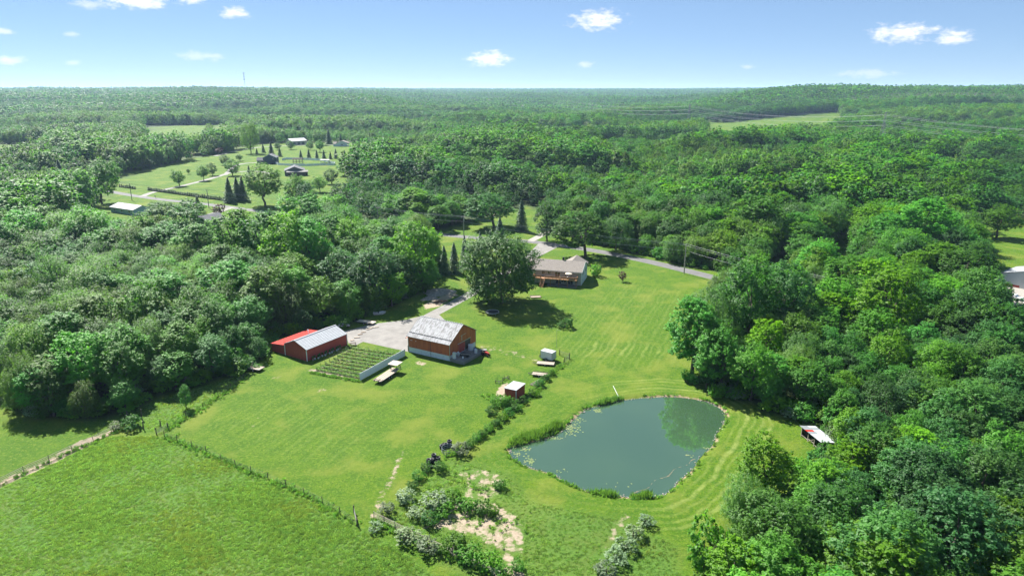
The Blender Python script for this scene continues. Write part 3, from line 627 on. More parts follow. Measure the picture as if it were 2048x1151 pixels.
for px, b, t, w, sp, lab in ((985, 455, 388, 95, 'maple', 'bright tree across the road on the grass behind the spruces'), (1043, 462, 398, 36, 'spruce', 'slim dark conifer on the grass across the road'),
                             (1094, 482, 402, 55, 'elm', 'dark open tree at the gravel drive across the road'), (1232, 500, 425, 70, 'willow', 'olive green tree behind the road right of the round tree'),
                             (832, 572, 432, 104, 'walnut', 'big yellowish green tree left of the spruces'), (702, 487, 414, 58, 'maple', 'round bright tree at the roadside behind the left wood'),
                             (470, 556, 408, 90, 'cottonwood', 'tall bright tree, leftmost of the tall clump behind the red barns'), (525, 562, 412, 95, 'cottonwood', 'tall bright tree, second from left in the clump behind the red barns'),
                             (575, 575, 418, 95, 'cottonwood', 'tall bright tree in the middle of the clump behind the red barns'), (622, 580, 428, 90, 'cottonwood', 'tall bright tree, second from right in the clump behind the red barns'), (650, 560, 440, 85, 'cottonwood', 'tall bright tree, rightmost of the clump behind the red barns'),
                             (690, 600, 495, 95, 'elm', 'blue-green tree in the wood left of the gravel pile'), (745, 607, 490, 100, 'elm', 'blue-green tree with its feet in shade near the white trailer frame'), (790, 588, 500, 90, 'elm', 'tree in the wood edge just left of the yellowish one'),
                             (640, 640, 555, 85, 'walnut', 'bright-topped tree right behind the red lean-to'), (700, 632, 560, 70, 'maple', 'dark tree behind the right end of the white-roofed pole barn'), (575, 655, 560, 85, 'willow', 'grey-green drooping tree behind the red lean-to roof'),
                             (107, 832, 742, 66, 'maple', 'pale young tree at the edge of the left field'), (172, 836, 760, 56, 'willow', 'small grey-green tree right of the pale young tree by the left field'), (50, 822, 705, 80, 'willow', 'grey-green tree at the corner of the left field'),
                             (200, 770, 690, 150, 'walnut', 'wide layered yellowish tree in the wood above the rough grass'), (462, 738, 692, 52, 'bush', 'round leafy bush left of the red lean-to'),
                             (373, 816, 768, 24, 'elm', 'single small tree in the rough grass by the fence'),
                             (1383, 752, 588, 105, 'cottonwood', 'tall leaning tree at the lawn edge above the pond'), (1440, 780, 660, 95, 'maple', 'tree at the wood edge right of the tall leaning tree'), (1420, 700, 560, 100, 'willow', 'greyer tree behind the tall leaning one at the lawn edge'), (1495, 690, 505, 115, 'maple', 'large dark maple at the top of the right wood'), (1560, 680, 520, 120, 'elm', 'large blue-green tree beside the dark maple in the right wood'),
                             (1500, 800, 690, 85, 'maple', 'bright tree at the wood edge nearest the pond'), (1600, 760, 650, 75, 'willow', 'pale yellowish willow inside the right wood'), (1925, 605, 492, 112, 'maple', 'big tree in front of the white metal barn'), (1992, 475, 412, 75, 'maple', 'tree with visible trunk on the far right lawn'),
                             (1530, 990, 868, 105, 'cottonwood', 'bright tree at the tip of the lower right wood nearest the pond'), (1480, 1060, 940, 95, 'willow', 'dark rounded tree at the wood edge below the pond inlet'), (1410, 1150, 1045, 90, 'bush', 'yellow-green leafy growth at the bottom of the mown path'),
                             (205, 407, 320, 70, 'maple', 'large dark tree by the far road left of the hedge'), (531, 412, 330, 76, 'maple', 'large dense tree in front of the far dark garage'),
                             (359, 372, 338, 28, 'maple', 'left of the lawn trees beside the far drive'), (378, 348, 337, 9, 'maple', 'tiny sapling on the far lawn'), (408, 361, 331, 25, 'maple', 'second lawn tree along the far drive'), (425, 351, 325, 20, 'elm', 'loose lawn tree behind the second one on the far drive'), (465, 351, 316, 30, 'elm', 'dark oval tree at the fork of the far drive'), (450, 330, 309, 20, 'elm', 'small dark tree above the fork of the far drive'),
                             (582, 299, 281, 17, 'elm', 'round tree in front of the far pole barn'), (620, 300, 281, 17, 'maple', 'round tree right of the far pole barn'), (640, 304, 281, 19, 'maple', 'round tree between the far pole barn and the ranch house'), (717, 293, 266, 32, 'maple', 'umbrella-shaped tree right of the far ranch house'), (502, 307, 236, 36, 'willow', 'tall slender tree at the far lawn edge left of the blue house'), (421, 288, 246, 24, 'cottonwood', 'tall thin tree before the far hayfield'),
                             (640, 290, 263, 28, 'maple', 'tree behind the drive between the far buildings'), (590, 420, 350, 50, 'maple', 'tree by the clearing right of the large dense tree'), (615, 425, 360, 45, 'elm', 'second tree by the clearing right of the large dense tree'),
                             (385, 428, 400, 52, 'bush', 'dark wide shrub tree beside the far road'), (437, 435, 408, 26, 'plum', 'purple-leaved tree with bare stems by the grey roof'), (395, 406, 390, 11, 'cedar', 'dark egg-shaped evergreen at the far roadside'), (305, 413, 404, 15, 'bush', 'dark low bush on the lawn by the white-roofed house'), (330, 445, 405, 75, 'maple', 'dark tree in front of the white-roofed house')):
    ptree(sp, px, b, t, w, lab, name={'bush': 'bush', 'spruce': 'conifer_tree', 'cedar': 'evergreen'}.get(sp, sp + '_tree'), cat={'bush': 'bush'}.get(sp, 'tree'))
    if b > 440: keep(px, b, max(2.5, w_at(px, b, w) * .32))
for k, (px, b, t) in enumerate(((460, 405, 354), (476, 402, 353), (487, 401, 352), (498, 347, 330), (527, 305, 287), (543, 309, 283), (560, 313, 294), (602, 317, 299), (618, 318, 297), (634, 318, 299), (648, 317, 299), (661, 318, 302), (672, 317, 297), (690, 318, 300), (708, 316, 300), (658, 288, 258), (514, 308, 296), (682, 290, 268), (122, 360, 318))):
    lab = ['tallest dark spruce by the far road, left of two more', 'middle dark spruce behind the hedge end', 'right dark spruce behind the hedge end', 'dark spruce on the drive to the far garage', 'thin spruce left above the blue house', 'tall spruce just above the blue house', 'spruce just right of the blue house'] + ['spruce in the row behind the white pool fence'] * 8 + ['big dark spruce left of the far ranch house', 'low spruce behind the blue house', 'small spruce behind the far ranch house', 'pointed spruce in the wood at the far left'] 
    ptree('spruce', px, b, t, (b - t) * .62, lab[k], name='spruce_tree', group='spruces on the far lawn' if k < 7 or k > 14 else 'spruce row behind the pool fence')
for k, (px, b) in enumerate(((328, 327), (355, 321), (382, 316), (410, 311), (437, 309), (241, 337), (268, 332))):
    ptree('plum', px, b, b - 13 - (k % 2), 17, ['purple-leaved tree, third from left under the far wood edge', 'purple-leaved tree in the middle under the far wood edge', 'purple-leaved tree, third from right under the far wood edge', 'purple-leaved tree, second from right under the far wood edge', 'purple-leaved tree, rightmost under the far wood edge', 'purple-leaved tree, leftmost under the far wood edge', 'purple-leaved tree, second from left under the far wood edge'][k], name='plum_tree', group='purple-leaved trees along the far wood')
hA, hB = P(297, 380.5), P(452, 402)
for k in range(44):
    q = hA.lerp(hB, k / 43.0)
    lab = 'small evergreen at the %s end of the clipped row by the far road' % ('left' if k < 1 else 'right') if k in (0, 43) else 'small pointed evergreen in the long roadside row on the far lawn'
    tree('cedar', (q.x, q.y, 0), 2.6 * rng.uniform(.85, 1.15), 2.0, label=lab, name='cedar', group='evergreens in the roadside row')
hA, hB = P(240, 374), P(270, 378)
for k in range(9): q = hA.lerp(hB, k / 8); tree('cedar', (q.x, q.y, 0), 2.6 * rng.uniform(.85, 1.15), 2.0, label='small pointed evergreen in the short row left of the far drive', name='cedar', group='evergreens in the short row left of the drive')

# shrubs of the rough ground: grey-leaved and green ones
SHRUB = [('olive', 923, 908, 34, 'grey shrub beside the round wire pen'), ('bush', 952, 880, 20, 'dark green shrub on the fence line above the wire pen'), ('bush', 880, 940, 26, 'dark shrub against the lower tyre pile'), ('bush', 851, 942, 24, 'low bright shrub left of the lower tyre pile'),
         ('olive', 813, 1002, 38, 'open grey shrub above the other grey shrubs by the track'), ('olive', 774, 1024, 30, 'pale round grey shrub beside the dirt track'), ('olive', 874, 1014, 50, 'large grey shrub at the left edge of the sand'), ('olive', 834, 1034, 32, 'small grey shrub below the large one by the sand'), ('bush', 862, 1046, 34, 'bright green shrub at the left tip of the sand'),
         ('olive', 751, 1062, 26, 'grey shrub at the upper end of the rail fence'), ('olive', 815, 1084, 44, 'round grey shrub growing over the rail fence'), ('olive', 857, 1103, 42, 'second grey shrub growing over the rail fence'), ('bush', 905, 1102, 48, 'green shrub between the rail fence and the sand, left'), ('bush', 940, 1118, 52, 'green shrub between the rail fence and the sand, middle'), ('bush', 976, 1132, 50, 'green shrub between the rail fence and the sand, right'),
         ('bush', 935, 1020, 36, 'green shrub in the middle of the sand, left one'), ('bush', 962, 1024, 34, 'green shrub in the middle of the sand, centre one'), ('bush', 984, 1027, 26, 'green shrub in the middle of the sand, right one'), ('bush', 1034, 1140, 28, 'green shrub right of the lower sand tip'), ('bush', 1008, 1150, 28, 'green shrub on the lower sand tip at the bottom edge'),
         ('olive', 1292, 1050, 30, 'grey shrub at the top of the shrub strip left of the mown path'), ('olive', 1268, 1072, 36, 'second grey shrub of the strip left of the mown path'), ('olive', 1250, 1098, 40, 'third grey shrub of the strip left of the mown path'), ('olive', 1230, 1124, 42, 'fourth grey shrub of the strip left of the mown path'), ('olive', 1212, 1150, 40, 'lowest grey shrub of the strip left of the mown path'),
         ('bush', 1000, 812, 34, 'green shrub in front of the small red shed'), ('bush', 1020, 812, 26, 'green shrub at the near corner of the small red shed'), ('bush', 985, 828, 22, 'shrub on the fence line below the small red shed'), ('olive', 1452, 786, 34, 'pale grey shrub at the wood edge above the pond'), ('olive', 1470, 798, 30, 'second pale grey shrub at the wood edge above the pond'), ('olive', 1588, 838, 34, 'pale grey shrub behind the open shed'),
         ('bush', 1640, 935, 46, 'leafy shrub just below the open shed, right one'), ('bush', 1605, 945, 44, 'leafy shrub just below the open shed, left one'), ('bush', 1668, 960, 50, 'tall shrub right below the open shed'), ('olive', 1628, 975, 46, 'grey shrub in the gap below the open shed'), ('bush', 1590, 985, 46, 'shrub at the left of the gap below the open shed'), ('bush', 1655, 1000, 54, 'wide shrub at the bottom of the gap below the open shed'), *[('bush', px_, py_, w_, 'small green shrub on the old fence line, %s below the red shed' % o_) for px_, py_, w_, o_ in ((1046, 806, 18, 'first'), (1032, 820, 20, 'second'), (1018, 830, 18, 'third'), (1004, 840, 22, 'fourth'), (990, 851, 18, 'fifth'), (976, 862, 20, 'sixth'), (964, 872, 18, 'seventh'), (938, 892, 22, 'eighth'))],
         *[('bush', px_, py_, w_, 'small green shrub on the old fence line, %s above the red shed' % o_) for px_, py_, w_, o_ in ((1078, 772, 18, 'first'), (1090, 760, 16, 'second'), (1102, 750, 15, 'third'))],
         ('bush', 838, 958, 24, 'shrub beside the track below the lower tyre pile'), ('bush', 826, 976, 24, 'second shrub beside the track below the lower tyre pile'), ('bush', 905, 1004, 34, 'shrub at the top left of the sand'), ('bush', 890, 1030, 34, 'shrub spreading over the left of the sand'), ('bush', 1000, 975, 26, 'shrub at the right edge of the upper sand'), ('bush', 1068, 790, 20, 'shrub behind the small red shed'), ('bush', 1130, 655, 26, 'heap of cut branches on the lawn right of the shade'), ('bush', 265, 856, 34, 'low spreading shrub between the corner fence posts'), ('olive', 232, 858, 22, 'grey shrub at the end of the left fence'), ('bush', 145, 834, 40, 'dark undergrowth under the young trees at the left field'), ('bush', 30, 818, 34, 'rounded shrub at the left field corner')]
for sp, px, b, w, lab in SHRUB:
    ww = w_at(px, b, w); tree(sp, P(px, b), ww * .62 + .3, ww * 1.08, label=lab, cat='shrub', name='shrub', group='shrubs of the rough ground')
for px, b, h, lab in ((1690, 720, 9, 'bare grey dead tree in the right wood'), (1735, 905, 7, 'bare dead tree among the greenery of the lower right wood'), (1700, 690, 8, 'second bare grey tree in the right wood')):
    o = obj('dead_tree', DEAD, None, P(px, b), rng.uniform(0, 6), (h / 9,) * 3); tag(o, lab, 'dead tree')

# the woods: every tree has its own place
def wood_points(r0, r1, sp, half=43, jit=.42):
    n = int(r1 / sp) + 2; ix, iy = np.meshgrid(np.arange(-n, n + 1), np.arange(0, int(n / .87) + 2)); g = np.random.default_rng(int(r0 + 17))
    x = (ix + .5 * (iy % 2) + g.uniform(-jit, jit, ix.shape)) * sp; y = (iy * .87 + g.uniform(-jit, jit, ix.shape)) * sp
    r = np.hypot(x, y); th = np.degrees(np.arctan2(x, y)); k = (r >= r0) & (r < r1) & (np.abs(th) < half)
    x, y = x[k], y[k]; k = ~clear_at(x, y); return x[k], y[k]
x1, y1 = wood_points(78, 380, 7.0, 46); k = np.ones(len(x1), bool)
for fx, fy, fr in FIXED: k &= np.hypot(x1 - fx, y1 - fy) > fr
for q, rr in (((-60 * 1.13, 160 * 1.13), 3.5), ((-52 * 1.13, 168 * 1.13), 3.5)): k &= np.hypot(x1 - q[0], y1 - q[1]) > rr
x1, y1 = x1[k], y1[k]
def species_at(x, y, g):
    """stands of one kind run into each other"""
    a = np.sin(x / 31 + 1.7 * np.sin(y / 47)) + np.sin(y / 37 + 1.3 * np.sin(x / 53 + 1)) + g.normal(size=x.shape) * .5
    b = np.sin(x / 43 - y / 61 + 2) + g.normal(size=x.shape) * .6
    s = np.where(a < -.9, 0, np.where(a < -.15, 1, np.where(a < .6, 2, np.where(a < 1.3, 3, 4))))
    left = (x < -25) & (y < 330); s = np.where(left & (b > .7), 3, s)
    return s
SPN = ['elm', 'maple', 'cottonwood', 'willow', 'walnut']
g1 = np.random.default_rng(5); s1 = species_at(x1, y1, g1)
h1 = g1.uniform(9.5, 16.5, len(x1)) * np.where(s1 == 2, 1.22, 1.0) * np.where((x1 > 25) & (y1 < 180), .84, 1.0) * np.where((y1 > 260), 1.12, 1.0)
edge = dline(x1, y1, MAIN, True); h1 = h1 * (.66 + .34 * ss(2, 15, edge)) * np.where((edge > 12) & (g1.random(len(x1)) < .12), 1.3, 1.0)
size = h1 / np.hypot(np.hypot(x1, y1), HC); zc1 = y1 * math.cos(PIT) + HC * math.sin(PIT); yc1 = y1 * math.sin(PIT) - (HC - 8) * math.cos(PIT)
inview = (np.abs(x1 / zc1) < .76) & (np.abs(yc1 / zc1) < .44)
order = np.argsort(-size * inview); own = order[:300]
ANCH = [((-57, 190), 'the red lean-to'), ((-20, 235), 'the gravel pile'), ((58, 132), 'the open shed'), ((45, 205), 'the lawn edge'), ((-60, 140), 'the left field'), ((70, 95), 'the bottom edge'), ((150, 220), 'the white metal barn'), ((68, 262), 'the leaning power pole'), ((-95, 250), 'the tall bright clump'), ((110, 150), 'the right picture edge'), ((-105, 190), 'the left picture edge'), ((90, 180), 'the bare dead trees')]
LOOK = {0: 'blue-green tree', 1: 'dark green maple', 2: 'bright green cottonwood', 3: 'grey-green willow', 4: 'yellowish green tree'}
ORD = ['nearest', 'second nearest', 'third nearest', 'fourth nearest', 'fifth nearest', 'sixth nearest', 'seventh nearest', 'eighth nearest', 'ninth nearest', 'tenth nearest', 'eleventh nearest', 'twelfth nearest']
byk = {}
for i in own:
    d = [math.hypot(x1[i] - a[0][0], y1[i] - a[0][1]) for a in ANCH]; k = int(np.argmin(d)); byk.setdefault((k, int(s1[i])), []).append((d[k], i))
for (k, s), l in byk.items():
    l.sort()
    for j, (d, i) in enumerate(l):
        a = ANCH[k][1]
        if j < len(ORD): lab, grp = '%s of the %ss to %s within the wood' % (ORD[j], LOOK[s], a), 'trees of the wood by ' + a
        else: lab = grp = '%s deep in the wood beyond the others near %s' % (LOOK[s], a)
        tree(SPN[s], (x1[i], y1[i], 0), h1[i], h1[i] * g1.uniform(.70, .95), label=lab, group=grp, g=g1)
rest = np.ones(len(x1), bool); rest[own] = False

ICOL = {}
def pool(name, meshes):
    c = bpy.data.collections.new(name); ms = []
    for i, me in enumerate(meshes): o = bpy.data.objects.new('%s_%02d' % (name, i), me); c.objects.link(o)
    ICOL[name] = (c, len(meshes)); return c
def scatter(name, pl, x, y, z, rz, sc, pick, label):
    me = bpy.data.meshes.new(name); n = len(x); me.vertices.add(n); me.vertices.foreach_set('co', np.stack([x, y, z], 1).astype(np.float32).ravel())
    a = me.attributes.new('turn', 'FLOAT_VECTOR', 'POINT'); a.data.foreach_set('vector', np.stack([np.zeros(n), np.zeros(n), rz], 1).astype(np.float32).ravel())
    a = me.attributes.new('grow', 'FLOAT_VECTOR', 'POINT'); a.data.foreach_set('vector', np.asarray(sc, np.float32).ravel())
    a = me.attributes.new('pick', 'INT', 'POINT'); a.data.foreach_set('value', np.asarray(pick, np.int32))
    o = obj(name, me); tag(o, label, kind='stuff')
    ng = bpy.data.node_groups.new(name, 'GeometryNodeTree'); ng.interface.new_socket('Geometry', in_out='INPUT', socket_type='NodeSocketGeometry'); ng.interface.new_socket('Geometry', in_out='OUTPUT', socket_type='NodeSocketGeometry')
    nd, lk = ng.nodes, ng.links; gi = nd.new('NodeGroupInput'); go = nd.new('NodeGroupOutput'); ip = nd.new('GeometryNodeInstanceOnPoints'); ci = nd.new('GeometryNodeCollectionInfo')
    ci.inputs[0].default_value = ICOL[pl][0]; ci.inputs[1].default_value = True; ci.inputs[2].default_value = True
    lk.new(gi.outputs[0], ip.inputs['Points']); lk.new(ci.outputs[0], ip.inputs['Instance']); ip.inputs['Pick Instance'].default_value = True
    for k, t, s in (('turn', 'FLOAT_VECTOR', 'Rotation'), ('grow', 'FLOAT_VECTOR', 'Scale'), ('pick', 'INT', 'Instance Index')):
        na = nd.new('GeometryNodeInputNamedAttribute'); na.data_type = t; na.inputs[0].default_value = k
        lk.new([q for q in na.outputs if q.enabled][0], ip.inputs[s])
    lk.new(ip.outputs[0], go.inputs[0]); m = o.modifiers.new('scatter', 'NODES'); m.node_group = ng; return o
# near forms (crown and trunk of each species), middle forms, far forms
nearm = []; nmap = {}
for s in SPN:
    nmap[s] = []
    for cm, tm, H0, R0 in PROTO[s]: nmap[s].append((len(nearm), H0, R0)); nearm.append(joined('near_' + s, cm, tm))
pool('near_pool', nearm)
midm = []
for s, H0, R0 in (('elm', 15, 5), ('maple', 15, 5.2), ('cottonwood', 19, 4.8), ('willow', 13, 5.4), ('walnut', 14, 5.6)):
    for v in range(2): midm.append(simple_tree('middle_' + s, 200 + len(midm), s, H0, R0, 1.0, 40, .31, 3200, .78, down=.4 if s == 'willow' else None))
pool('mid_pool', midm)
farm = [simple_tree('far_' + s, 300 + i, s, 16, 6.2, 0., 14, .45, 170, 3.0) for i, s in enumerate(('elm', 'maple', 'cottonwood', 'willow', 'maple', 'elm'))]
pool('far_pool', farm)
def put(name, pl, x, y, g, s, h, label, kind):
    n = len(x); pick = np.zeros(n, int); sc = np.zeros((n, 3)); 
    for i in range(n):
        if kind == 'near': l = nmap[SPN[s[i]]]; k, H0, R0 = l[int(g.integers(len(l)))]
        elif kind == 'mid': k = s[i] * 2 + int(g.integers(2)); H0, R0 = ((15, 5), (15, 5.2), (19, 4.8), (13, 5.4), (14, 5.6))[s[i]]
        else: k = int(g.integers(6)) ; H0, R0 = 16, 6.2
        pick[i] = k; sc[i] = (h[i] * g.uniform(.7, .98) / 2 / R0,) * 2 + (h[i] / H0,)
    if kind == 'far': sc[:, :2] *= 1.25
    scatter(name, pl, x, y, hill(x, y), g.uniform(0, 6.28, n), sc, pick, label)
g2 = np.random.default_rng(8)
put('woodland', 'near_pool', x1[rest], y1[rest], g2, s1[rest], h1[rest], 'mixed green woodland around and behind the farm', 'near')
x2, y2 = wood_points(380, 950, 10.6, 43); gl = np.sin(x2 / 38 + 1.7 * np.sin(y2 / 51)) * np.sin(y2 / 45 + 1.3 * np.sin(x2 / 63)) < .80; x2, y2 = x2[gl], y2[gl]; s2 = species_at(x2 * .4, y2 * .4, g2); h2 = g2.uniform(13, 20, len(x2)) * (1 + .42 * np.tanh(4 * np.sin(x2 / 60 + 1.5 * np.sin(y2 / 80)) * np.sin(y2 / 48 + np.sin(x2 / 90)))) * np.where(s2 == 2, 1.15, 1)
put('woodland', 'mid_pool', x2, y2, g2, s2, h2, 'broad belt of green woodland in the middle distance', 'mid')
x3, y3 = wood_points(950, 2100, 12, 42); s3 = species_at(x3 * .25, y3 * .25, g2); put('forest', 'mid_pool', x3, y3, g2, s3, g2.uniform(13, 19, len(x3)) * (1 + .48 * np.tanh(4 * np.sin(x3 / 130 + 1.5 * np.sin(y3 / 170)) * np.sin(y3 / 70 + np.sin(x3 / 160)))), 'forest covering the plain and the foot of the ridges', 'mid')
x4, y4 = wood_points(2100, 4600, 17, 41); put('forest', 'far_pool', x4, y4, g2, None, g2.uniform(14, 20, len(x4)) * (1 + .42 * np.tanh(4 * np.sin(x4 / 260 + 1.5 * np.sin(y4 / 300)) * np.sin(y4 / 130 + np.sin(x4 / 300)))), 'hazy forest on the far ridges', 'far')
x5, y5 = wood_points(4600, 11000, 46, 40); put('forest', 'far_pool', x5, y5, g2, None, g2.uniform(22, 36, len(x5)), 'blue forest along the horizon', 'far')
# undergrowth along the edges and between the stems
x6, y6 = wood_points(78, 330, 3.1, 46); dd = np.full(len(x6), 99.0)
for p in CLEAR: dd = np.minimum(dd, dline(x6, y6, p, True))
k = (dd < 9) | (g2.random(len(x6)) < .25); x6, y6 = x6[k], y6[k]
bushm = [PROTO['bush'][0][0], PROTO['bush'][1][0], PROTO['olive'][0][0], PROTO['bush'][0][0], PROTO['bush'][1][0]]; pool('bush_pool', bushm)
hh = g2.uniform(.45, 1.25, len(x6)); scatter('undergrowth', 'bush_pool', x6, y6, np.zeros(len(x6)), g2.uniform(0, 6.28, len(x6)), np.stack([hh, hh, hh * g2.uniform(.7, 1.2, len(x6))], 1), np.where(g2.random(len(x6)) < .12, 2, g2.integers(0, 2, len(x6))), 'leafy undergrowth along the edges of the woods')
print('WOOD', len(x1), len(x2), len(x3), len(x4), len(x5), len(x6), len(own))
# meadow grass
def tuft(seed, n, h, spread, mat, wid=.07):
    g = np.random.default_rng(seed); a = g.uniform(0, 6.28, n); r = spread * np.sqrt(g.random(n)); p = np.stack([r * np.cos(a), r * np.sin(a), np.zeros(n)], 1)
    lean = rdir(n, g) * np.array([1, 1, 0]) * .55 + np.array([.25, -.1, 0]); hgt = h * g.uniform(.55, 1.2, n); tip = p + lean * hgt[:, None] + np.array([0, 0, 1]) * hgt[:, None]
    s = np.cross(tip - p, rdir(n, g)); s /= np.linalg.norm(s, axis=1, keepdims=True); s *= wid; mid_ = (p + tip) / 2 + np.array([0, 0, .12]) * hgt[:, None]
    q = np.stack([p - s * .4, mid_ - s, tip, mid_ + s], 1); return quads_mesh('tuft', q, LEAF[mat], np.clip(g.random(n), 0, 1))
pool('grass_pool', [tuft(400 + i, 24, .18 + .025 * i, .34, 'grass' if i < 3 else 'dry_grass', .045) for i in range(5)])
g3 = np.random.default_rng(12); n = 190000; bx = g3.uniform(-95, 40, n); by = g3.uniform(70, 175, n); kk = inpoly(bx, by, MEADOW); pr = g3.random(n)
tall = .5 + .5 * np.sin(bx / 5 + 1.3 * np.sin(by / 4)) * np.sin(by / 6 + np.sin(bx / 7))
keepm = kk & (pr < .55 + .4 * tall)
for p in ROUGH: keepm |= inpoly(bx, by, p) & (pr < .28)
dn_ = np.zeros(n)
for p, kf in DIRT: dn_ = np.maximum(dn_, inpoly(bx, by, p) * kf)
keepm &= (pr * 1.2 > dn_) | (dn_ < .1)
bx, by, tall = bx[keepm], by[keepm], tall[keepm]; sc = g3.uniform(.6, 1.15, len(bx)) * (.65 + .55 * tall)
scatter('meadow_grass', 'grass_pool', bx, by, np.zeros(len(bx)), g3.uniform(-.9, .9, len(bx)), np.stack([sc, sc, sc], 1), np.where(np.sin(bx / 6 + 1.6 * np.sin(by / 7)) * np.sin(by / 5.5 + 1.2 * np.sin(bx / 8)) + g3.normal(size=len(bx)) * .35 > .85, g3.integers(3, 5, len(bx)), g3.integers(0, 3, len(bx))), 'tall rippled meadow grass in the lower left and on the rough ground')

# ------------------------------------------------------------------ buildings
def frame(o, b, c):
    """origin corner, a corner along the length, a corner on the far side (pixels on the ground) -> location, turn, length, width"""
    O, B_, C_ = P(*o), P(*b), P(*c); x = (B_ - O); L = x.length; x.normalize(); y = Vector((-x.y, x.x, 0))
    return O, math.atan2(x.y, x.x), L, (C_ - O).dot(y)
def gable_walls(L, W, e, r, z0=0.0, batten=0.0, ins=0.0):
    mb = MB()
    V = [(0, 0, z0), (L, 0, z0), (L, W, z0), (0, W, z0), (0, 0, e), (L, 0, e), (L, W, e), (0, W, e), (0, W / 2, r), (L, W / 2, r)]
    mb.add(V, [(0, 1, 5, 4), (2, 3, 7, 6), (1, 2, 6, 9, 5), (3, 0, 4, 8, 7), (3, 2, 1, 0)])
    if batten:
        n = int(L / batten)
        for i in range(1, n):
            x = i * L / n; mb.box(x - .04, x + .04, -.03, .0, z0 + .02, e - .02); mb.box(x - .04, x + .04, W, W + .03, z0 + .02, e - .02)
        n = int(W / batten)
        for i in range(1, n):
            y = i * W / n; t = e + (r - e) * (1 - abs(y / W - .5) * 2) - .12
            mb.box(L, L + .03, y - .04, y + .04, z0 + .02, t); mb.box(-.03, 0, y - .04, y + .04, z0 + .02, t)
    return mb
def roof_slab(L, W, e, r, side, ov=.35, ovx=.3, th=.1, seam=.9):
    """one slope of a gable roof, with its raised seams"""
    mb = MB(); k = (r - e) / (W / 2); y0 = -ov if side < 0 else W + ov; ze = e - k * ov
    def pt(x, t, dz): return (x, y0 + (W / 2 - y0) * t, ze + (r - ze) * t + dz)
    V = [pt(-ovx, 0, .03), pt(L + ovx, 0, .03), pt(L + ovx, 1, .03), pt(-ovx, 1, .03), pt(-ovx, 0, .03 + th), pt(L + ovx, 0, .03 + th), pt(L + ovx, 1, .03 + th), pt(-ovx, 1, .03 + th)]
    Fs = [(3, 2, 1, 0), (4, 5, 6, 7), (0, 1, 5, 4), (1, 2, 6, 5), (2, 3, 7, 6), (3, 0, 4, 7)]
    mb.add(V, Fs if side < 0 else [f[::-1] for f in Fs])
    if seam:
        n = int((L + 2 * ovx) / seam)
        for i in range(n + 1):
            x = -ovx + (L + 2 * ovx) * i / n; mb.beam(pt(min(max(x, -ovx + .03), L + ovx - .03), 0, .05 + th), pt(min(max(x, -ovx + .03), L + ovx - .03), 1, .05 + th), .05, .05)
    return mb
def window(t, c, n, w, h, frame_m, name='window', shutters=None, pane=True):
    """c: centre on the wall, n: outward direction in the thing's own frame ('-y', '+x' ...)"""
    ax = {'-y': (1, 0, 0, -1), '+y': (1, 0, 0, 1), '+x': (0, 1, 1, 0), '-x': (0, 1, -1, 0)}[n]
    ux, uy, nx, ny = ax
    def bar(mb, a0, a1, z0, z1, d0, d1):
        x = [c[0] + ux * a0 + nx * d0, c[0] + ux * a1 + nx * d1]; y = [c[1] + uy * a0 + ny * d0, c[1] + uy * a1 + ny * d1]
        mb.box(min(x), max(x), min(y), max(y), c[2] + z0, c[2] + z1)
    mb = MB(); f = .09
    bar(mb, -w / 2 - f, -w / 2, -h / 2 - f, h / 2 + f, .004, .07); bar(mb, w / 2, w / 2 + f, -h / 2 - f, h / 2 + f, .004, .07)
    bar(mb, -w / 2, w / 2, h / 2, h / 2 + f, .004, .07); bar(mb, -w / 2, w / 2, -h / 2 - f, -h / 2, .004, .07); bar(mb, -.03, .03, -h / 2, h / 2, .02, .06)
    o = mb.build(name, frame_m, t)
    if pane:
        for s in (-1, 1):
            m2 = MB(); bar(m2, min(s * .03, s * w / 2), max(s * .03, s * w / 2), -h / 2, h / 2, .004, .03); m2.build('pane', M['glass'], o)
    if shutters:
        for s in (-1, 1): m3 = MB(); a = s * (w / 2 + f); bar(m3, min(a, a + s * .35), max(a, a + s * .35), -h / 2 - .05, h / 2 + .05, .004, .05); m3.build('shutter', shutters, o)
    return o

# red pole barn with its lean-to
O, rz, L, Wd = frame((614.5, 722), (694, 689), (565, 712)); Wd = 8.6; E_, Rg = 3.3, 5.0
t = thing('pole_barn', 'long red pole barn with white metal roof and red lean-to behind', 'barn', O, rz)
gable_walls(L, Wd, E_, Rg, 0, .95).build('wall', M['red_siding'], t)
for s in (-1, 1): roof_slab(L, Wd, E_, Rg, s, .25, .2).build('roof', M['white_roof'], t)
for x, y in ((-.06, -.06), (L + .06, -.06), (-.06, Wd)): MB().box(x - .09, x + .09, y - .09, y + .09, 0, E_ - .05).build('corner_trim', M['white_paint'], t)
mb = MB(); mb.box(-.32, L + .32, Wd / 2 - .16, Wd / 2 + .16, Rg + .10, Rg + .19); mb.build('ridge_cap', M['white_roof'], t)
mb = MB(); k = 5.4
mb.add([(-.0, Wd + .05, 0), (0, Wd + k, 0), (L * .9, Wd + k, 0), (L * .9, Wd + .05, 0), (0, Wd + .05, 2.75), (0, Wd + k, 2.2), (L * .9, Wd + k, 2.2), (L * .9, Wd + .05, 2.75)], [(0, 1, 5, 4)[::-1], (1, 2, 6, 5)[::-1], (2, 3, 7, 6)[::-1]])
for i in range(1, 8): z = i * .3; mb.box(-.03, 0, Wd + .1, Wd + k - .02, z - .02, z + .02)
lw = mb.build('lean_to_wall', M['red_siding'], t)
